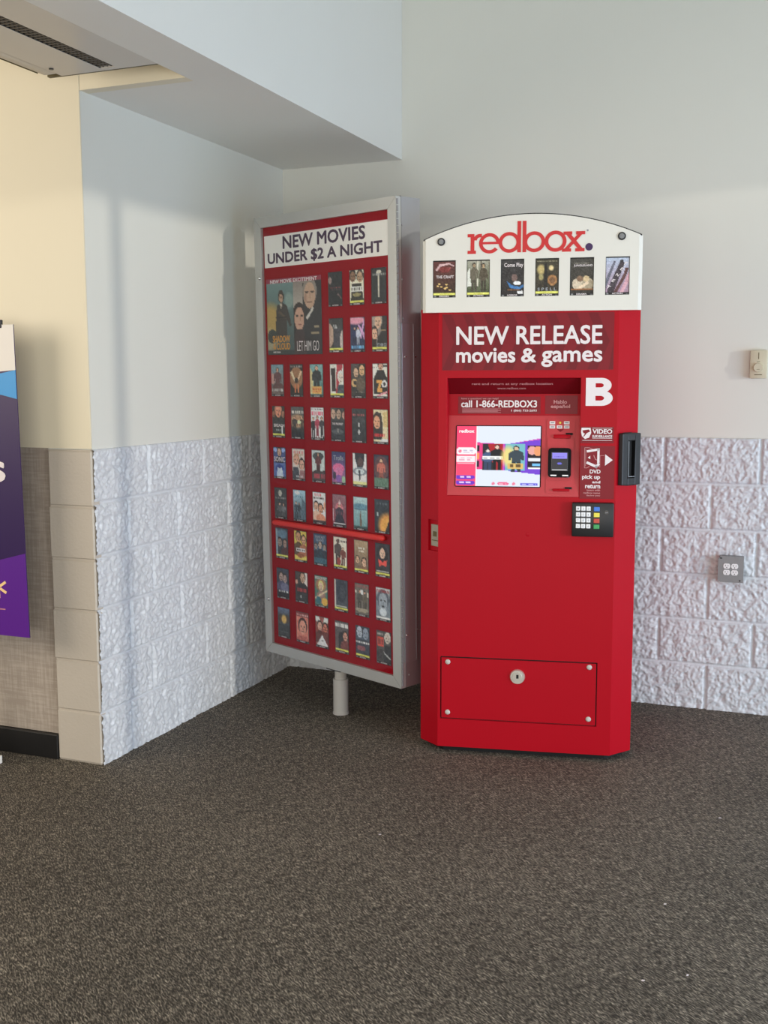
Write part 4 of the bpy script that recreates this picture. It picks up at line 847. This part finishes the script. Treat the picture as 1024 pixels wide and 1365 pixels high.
# header posters
def A2(c=(40, 40, 40)): return Art(34, 54, c)
HP = [
 (A2((60, 30, 30)).vg((96, 52, 50), (50, 38, 24)).P([(.12, .26), (.3, .1), (.75, .07), (.78, .1), (.35, .16), (.2, .28)], (190, 160, 160)).P([(.7, .1), (.92, .13), (.9, .17), (.75, .13)], (190, 160, 160)).P([(.6, .3), (.75, .18), (.78, .2), (.66, .3)], (160, 90, 90)).E(.5, .25, .25, .08, (130, 50, 50), .6, .5), 1, 'DRAMA', ('THE CRAFT', (.14, .4, .92, .48), 'W'), 'x'),
 (A2((110, 112, 96)).vg((150, 148, 134), (60, 70, 44)).P([(0, .35), (.15, .2), (.2, .7), (0, .72)], (200, 200, 190)).R(.45, 0, .5, .7, (190, 186, 170)).R(.6, 0, .64, .7, (90, 84, 72)).man(.32, .08, .85, .34, (96, 90, 76), (150, 130, 105)).man(.72, .1, .85, .34, (80, 72, 58), (170, 145, 115)), 1, 'ACTION', None, 'w'),
 (A2((44, 42, 42)).vg((56, 54, 54), (36, 32, 32)).P([(.25, .58), (.5, .7), (.8, .74), (1, .66), (1, .74), (.75, .82), (.4, .76)], (60, 110, 160)).E(.58, .5, .12, .1, (110, 90, 84)).E(.7, .64, .16, .05, (226, 222, 220)).R(.3, .8, .8, .83, (110, 80, 54)).P([(.7, .86), (.92, .84), (.96, .93), (.74, .94)], (236, 236, 236)), 0, 'HORROR', ('Come Play', (.14, .1, .96, .24), 'W'), 'x'),
 (A2((56, 52, 40)).vg((64, 60, 46), (50, 44, 34)).E(.25, .3, .16, .13, (200, 180, 120), .8, .5).E(.25, .5, .1, .08, (170, 160, 110), .8, .5).R(.38, .15, .5, .8, (34, 32, 28)).E(.67, .26, .1, .07, (220, 200, 150), .9, .5).E(.72, .58, .2, .14, (150, 110, 70)).E(.72, .58, .12, .08, (110, 80, 54)).bars(.09, (150, 144, 120), .1, .9, .02), 1, 'ACTION', ('S P E L L', (.1, .78, .9, .86), 'L'), 'x'),
 (A2((62, 60, 54)).vg((66, 64, 58), (46, 42, 36)).E(.35, .7, .24, .16, (186, 172, 150)).E(.75, .7, .24, .16, (150, 138, 116)).E(.42, .56, .13, .08, (120, 96, 76)).E(.68, .56, .13, .08, (186, 166, 130)).P([(.3, .8), (.75, .62), (.8, .68), (.4, .86)], (206, 186, 160)).R(.05, .82, 1, .86, (140, 96, 60)).bars(.15, (150, 146, 134), .2, .8, .02), 0, 'DRAMA', ('JUNGLELAND', (.15, .18, .95, .25), 'W'), 'x'),
 (A2((150, 160, 176)).vg((166, 178, 194), (150, 120, 136)).P([(0, .62), (.35, .1), (.42, .12), (.05, .8), (0, .9)], (96, 96, 108)).P([(.1, .85), (.6, .12), (.72, .1), (.78, .2), (.6, .5), (.35, .93), (.1, .93)], (62, 54, 60)).P([(.35, .93), (.75, .45), (.8, .3), (.95, .3), (.85, .5), (.5, .93)], (86, 56, 54)).E(.66, .13, .07, .05, (50, 46, 50)).P([(.6, .93), (.95, .4), (1, .4), (1, .6), (.75, .93)], (190, 150, 160)), 0, 'ACTION', None, 'tenet')]
for i, (a, k, gn, ti, ex) in enumerate(HP):
    x0 = pcx[i]
    if ti: pass
    if i == 0: g_ = np.random.RandomState(3); [a.E(.2+.6*g_.rand(), .58+.24*g_.rand(), .05, .02, (200, 170, 110)) for _ in range(8)]
    a.R(0, 0, 1, .03, (24, 24, 24)); a.R(0, 0, .04, 1, (24, 24, 24)); a.R(.96, 0, 1, 1, (24, 24, 24))
    p = add_poster(a, x0, pz, pw-.001, ph-.001, -.0055, hf, None, k, gn, ti, 90+i)
    if ex == 'tenet':
        for s, fx, fz in (('T', .16, .79), ('E', .33, .63), ('N', .5, .48), ('E', .68, .33), ('T', .84, .18)):
            text('title_lettering', s, (x0-pw/2+pw*(fx-.09), pz+ph/2-ph*(fz+.04), x0-pw/2+pw*(fx+.09), pz+ph/2-ph*(fz-.05)), TM['W'], p, y=-.0057, bold=.02, depth=.0002, rot=-.5)
    if ex == 'w': text('title_lettering', 'S T A R F A L L', (x0-.036, pz-.036, x0+.036, pz-.029), TM['L'], p, y=-.0057, depth=.0002) if False else None
# logo in slab letters, drawn in its own units (0..855 wide, 0..238 high)
bm = bmesh.new()
def T2(x, z): return (.1095+(x)*(.4335/855), 1.943+z*(.1155/238))
LK = [0]
def lp(pts, y0=-.0112): LK[0] += 1; prism(bm, [T2(*p) for p in pts], y0-LK[0]*3e-6, -.0100)
def ring(cx, cz, ro, ri, a0=0, a1=360, n=40):
    st = [math.radians(a0+(a1-a0)*i/n) for i in range(n+1)]
    for i in range(n):
        a, b = st[i], st[i+1]
        lp([(cx+ro*math.cos(a), cz+ro*math.sin(a)), (cx+ro*math.cos(b), cz+ro*math.sin(b)), (cx+ri*math.cos(b), cz+ri*math.sin(b)), (cx+ri*math.cos(a), cz+ri*math.sin(a))])
lp([(22, 18), (50, 18), (50, 138), (22, 138)]); lp([(0, 0), (62, 0), (62, 24), (0, 24)]); lp([(0, 126), (50, 126), (50, 150), (0, 150)])
ring(92, 100, 50, 24, 75, 178, 14); lp([(88, 124), (104, 124), (106, 150), (92, 150)])
ring(162, 77, 77, 51, 0, 322); lp([(100, 70), (232, 70), (232, 88), (100, 88)])
ring(307, 80, 78, 52); lp([(366, 4), (393, 4), (393, 238), (366, 238)])
lp([(404, 4), (431, 4), (431, 238), (404, 238)]); ring(490, 80, 78, 52)
ring(643, 80, 79, 52)
lp([(700, 126), (762, 126), (762, 150), (700, 150)]); lp([(790, 126), (855, 126), (855, 150), (790, 150)]); lp([(690, 0), (756, 0), (756, 24), (690, 24)]); lp([(786, 0), (852, 0), (852, 24), (786, 24)])
lp([(706, 20), (738, 20), (838, 132), (806, 132)], -.0111); lp([(716, 132), (750, 132), (840, 20), (804, 20)], -.0113)
obj('logo_lettering', bm, M['logo'], hf)
bm = bmesh.new(); c = T2(884, 32); cyl(bm, (c[0], -.0106, c[1]), .0135, .0012, 'y', 32); obj('logo_dot', bm, M['purple_dot'], hf)
bm = bmesh.new(); c = T2(872, 155); cyl(bm, (c[0], -.0106, c[1]), .0036, .001, 'y', 16); obj('logo_mark', bm, M['grey_ink'], hf)

# ------------------------------------------------------------------ small things on the walls
t = thing('thermostat', 'ivory wall thermostat with a round dial on the back wall', 'thermostat', (2.268, -.001, 1.537))
obj('housing', bx(-.0345, .0345, -.032, 0, -.0595, .0595, bev=.003), M['thermo'], t, smooth=True)
dl = obj('dial', (lambda b: cyl(b, (0, -.037, -.014), .0195, .012, 'y', 32, r2=.018))(bmesh.new()), M['thermo'], t, smooth=True)
bm = bmesh.new()
box(bm, -.0015, .0015, -.0325, -.0315, .022, .050); box(bm, -.006, .006, -.0325, -.0315, .0105, .0125); box(bm, -.0155, .0155, -.0325, -.0315, -.0455, -.0425)
obj('printed_mark', bm, M['thermo_ink'], t)
obj('dial_mark', bx(-.006, .006, -.0436, -.0428, -.022, -.0205), M['thermo_ink'], t)

t = thing('electrical_outlet', 'grey metal outlet box with four white sockets on the block wall', 'outlet', (2.186, -.013, .65))
obj('box', bx(-.0515, .0515, -.036, .012, -.0565, .0565, bev=.003), M['galv'], t, smooth=True)
bm = bmesh.new(); c = .0535; k = .011
prism(bm, [(-c+k, -c-.004), (c, -c-.004), (c, c+.004-k), (c, c+.004), (-c+k, c+.004), (-c, c+.004-k), (-c, -c-.004+k)], -.040, -.036); cp = obj('cover_plate', bm, M['galv'], t)
obj('corner_slot', bx(-.047, -.037, -.0408, -.04, .046, .0505), M['black_matte'], cp); obj('corner_slot', bx(.036, .042, -.0408, -.04, -.051, -.045), M['black_matte'], cp)
for sx in (-.0165, .0165):
    for sz in (-.0135, .0145):
        pts = []
        for i in range(32):
            a = i/32*2*math.pi; x = .0145*math.cos(a); z = .0145*math.sin(a); pts.append((sx*1.0+x, sz+max(-.0112, min(.0112, z))))
        sk_ = obj('socket', prism(bmesh.new(), pts, -.043, -.040), M['socket'], cp)
        bm = bmesh.new(); box(bm, sx-.0068, sx-.0048, -.0434, -.043, sz-.001, sz+.006); box(bm, sx+.0048, sx+.0064, -.0434, -.043, sz, sz+.0055); cyl(bm, (sx, -.0432, sz-.0062), .0022, .0004, 'y', 10)
        obj('socket_slot', bm, M['black_matte'], sk_)

# ------------------------------------------------------------------ banner stand at the left
t = thing('banner_stand', 'purple and blue advertising banner on a stand at the left edge', 'banner', (-.50, -1.75, 0))
tm = Matrix.Translation((.50, 0, 0))
X0, X1, Z0, Z1 = -.86, -.196, .519, 1.678
def bpan(nm, pts, m, y=-.002, th=.004, par=None):
    return obj(nm, prism(bmesh.new(), pts, y, y+th), m, par or t, mtx=tm if par is None else None)
def xr(z): return -.2105+(Z1-z)*.0135
ban = bpan('banner_sheet', [(X0, Z0), (xr(Z0), Z0), (xr(Z1), Z1), (X0, Z1)], M['ban_purple'])
obj_ = bpan('white_field', [(X0, 1.47), (xr(1.514), 1.514), (xr(Z1), Z1), (X0, Z1)], M['ban_white'], -.003, .001, ban)
bpan('blue_field', [(X0, 1.47), (-.277, 1.502), (xr(1.514), 1.514), (xr(1.409), 1.409), (-.277, 1.424), (X0, 1.45)], M['ban_blue'], -.0035, .0015, ban)
bpan('violet_field', [(X0, Z0), (xr(Z0), Z0), (xr(.83), .838), (X0, .67)], M['ban_violet'], -.003, .001, ban)
text('banner_lettering', 's', (-.350, 1.105, -.277, 1.176), M['sticker'], ban, y=-.0036, fat=.004)
bm = bmesh.new()
for k in range(6):
    a = math.radians(90+60*k+2); ca, sa = math.cos(a), math.sin(a); c0 = (-.330, .703)
    strokes(bm, [(c0[0]+ca*.014, c0[1]+sa*.014), (c0[0]+ca*.036, c0[1]+sa*.036)], .010, -.0045, -.003)
obj('spark_emblem', bm, M['spark'], ban)
obj('rule_line', bx(-.60, -.302, -.0040, -.003, .618, .622), M['sticker_pale'], ban)
obj('stand_pole', bx(-.53, -.50, .001, .02, .03, Z1+.02), M['ban_white'], t, mtx=tm)
bm = bmesh.new(); box(bm, -.66, -.380, -.012, .03, 0, .03); box(bm, -.400, -.380, -.012, .0, 0, .20)
obj('stand_foot', bm, M['ban_white'], t, mtx=tm)
bm = bmesh.new(); box(bm, -.31, -.262, -.006, .006, Z1-.012, Z1+.018, bev=.003); obj('banner_clip', bm, M['black'], t, mtx=tm)

# small white scraps on the carpet
for x_, y_, sz_, lb in ((2.1680, -1.9655, .006, 'tiny pale scrap of litter on the carpet, middle of the lower right floor'), (2.1692, -2.3897, .007, 'tiny pale scrap of litter, nearest the bottom edge on the right'), (2.2695, -2.3246, .005, 'tiny pale scrap of litter just right of the nearest scrap'), (2.2583, -1.2732, .008, 'tiny white scrap of litter on the carpet, right of the red kiosk'), (1.2399, -1.8168, .006, 'tiny white scrap of litter on the open carpet, in front of the red kiosk')):
    bm = bmesh.new(); prism(bm, [(0, 0), (sz_, .002), (sz_*1.1, .006), (.001, .005)], .0005, .0022, 'z')
    o = obj('litter_scrap', bm, M['sticker']); o.location = (x_, y_, 0); o['label'] = lb; o['category'] = 'litter'; o['group'] = 'litter scraps on the carpet'
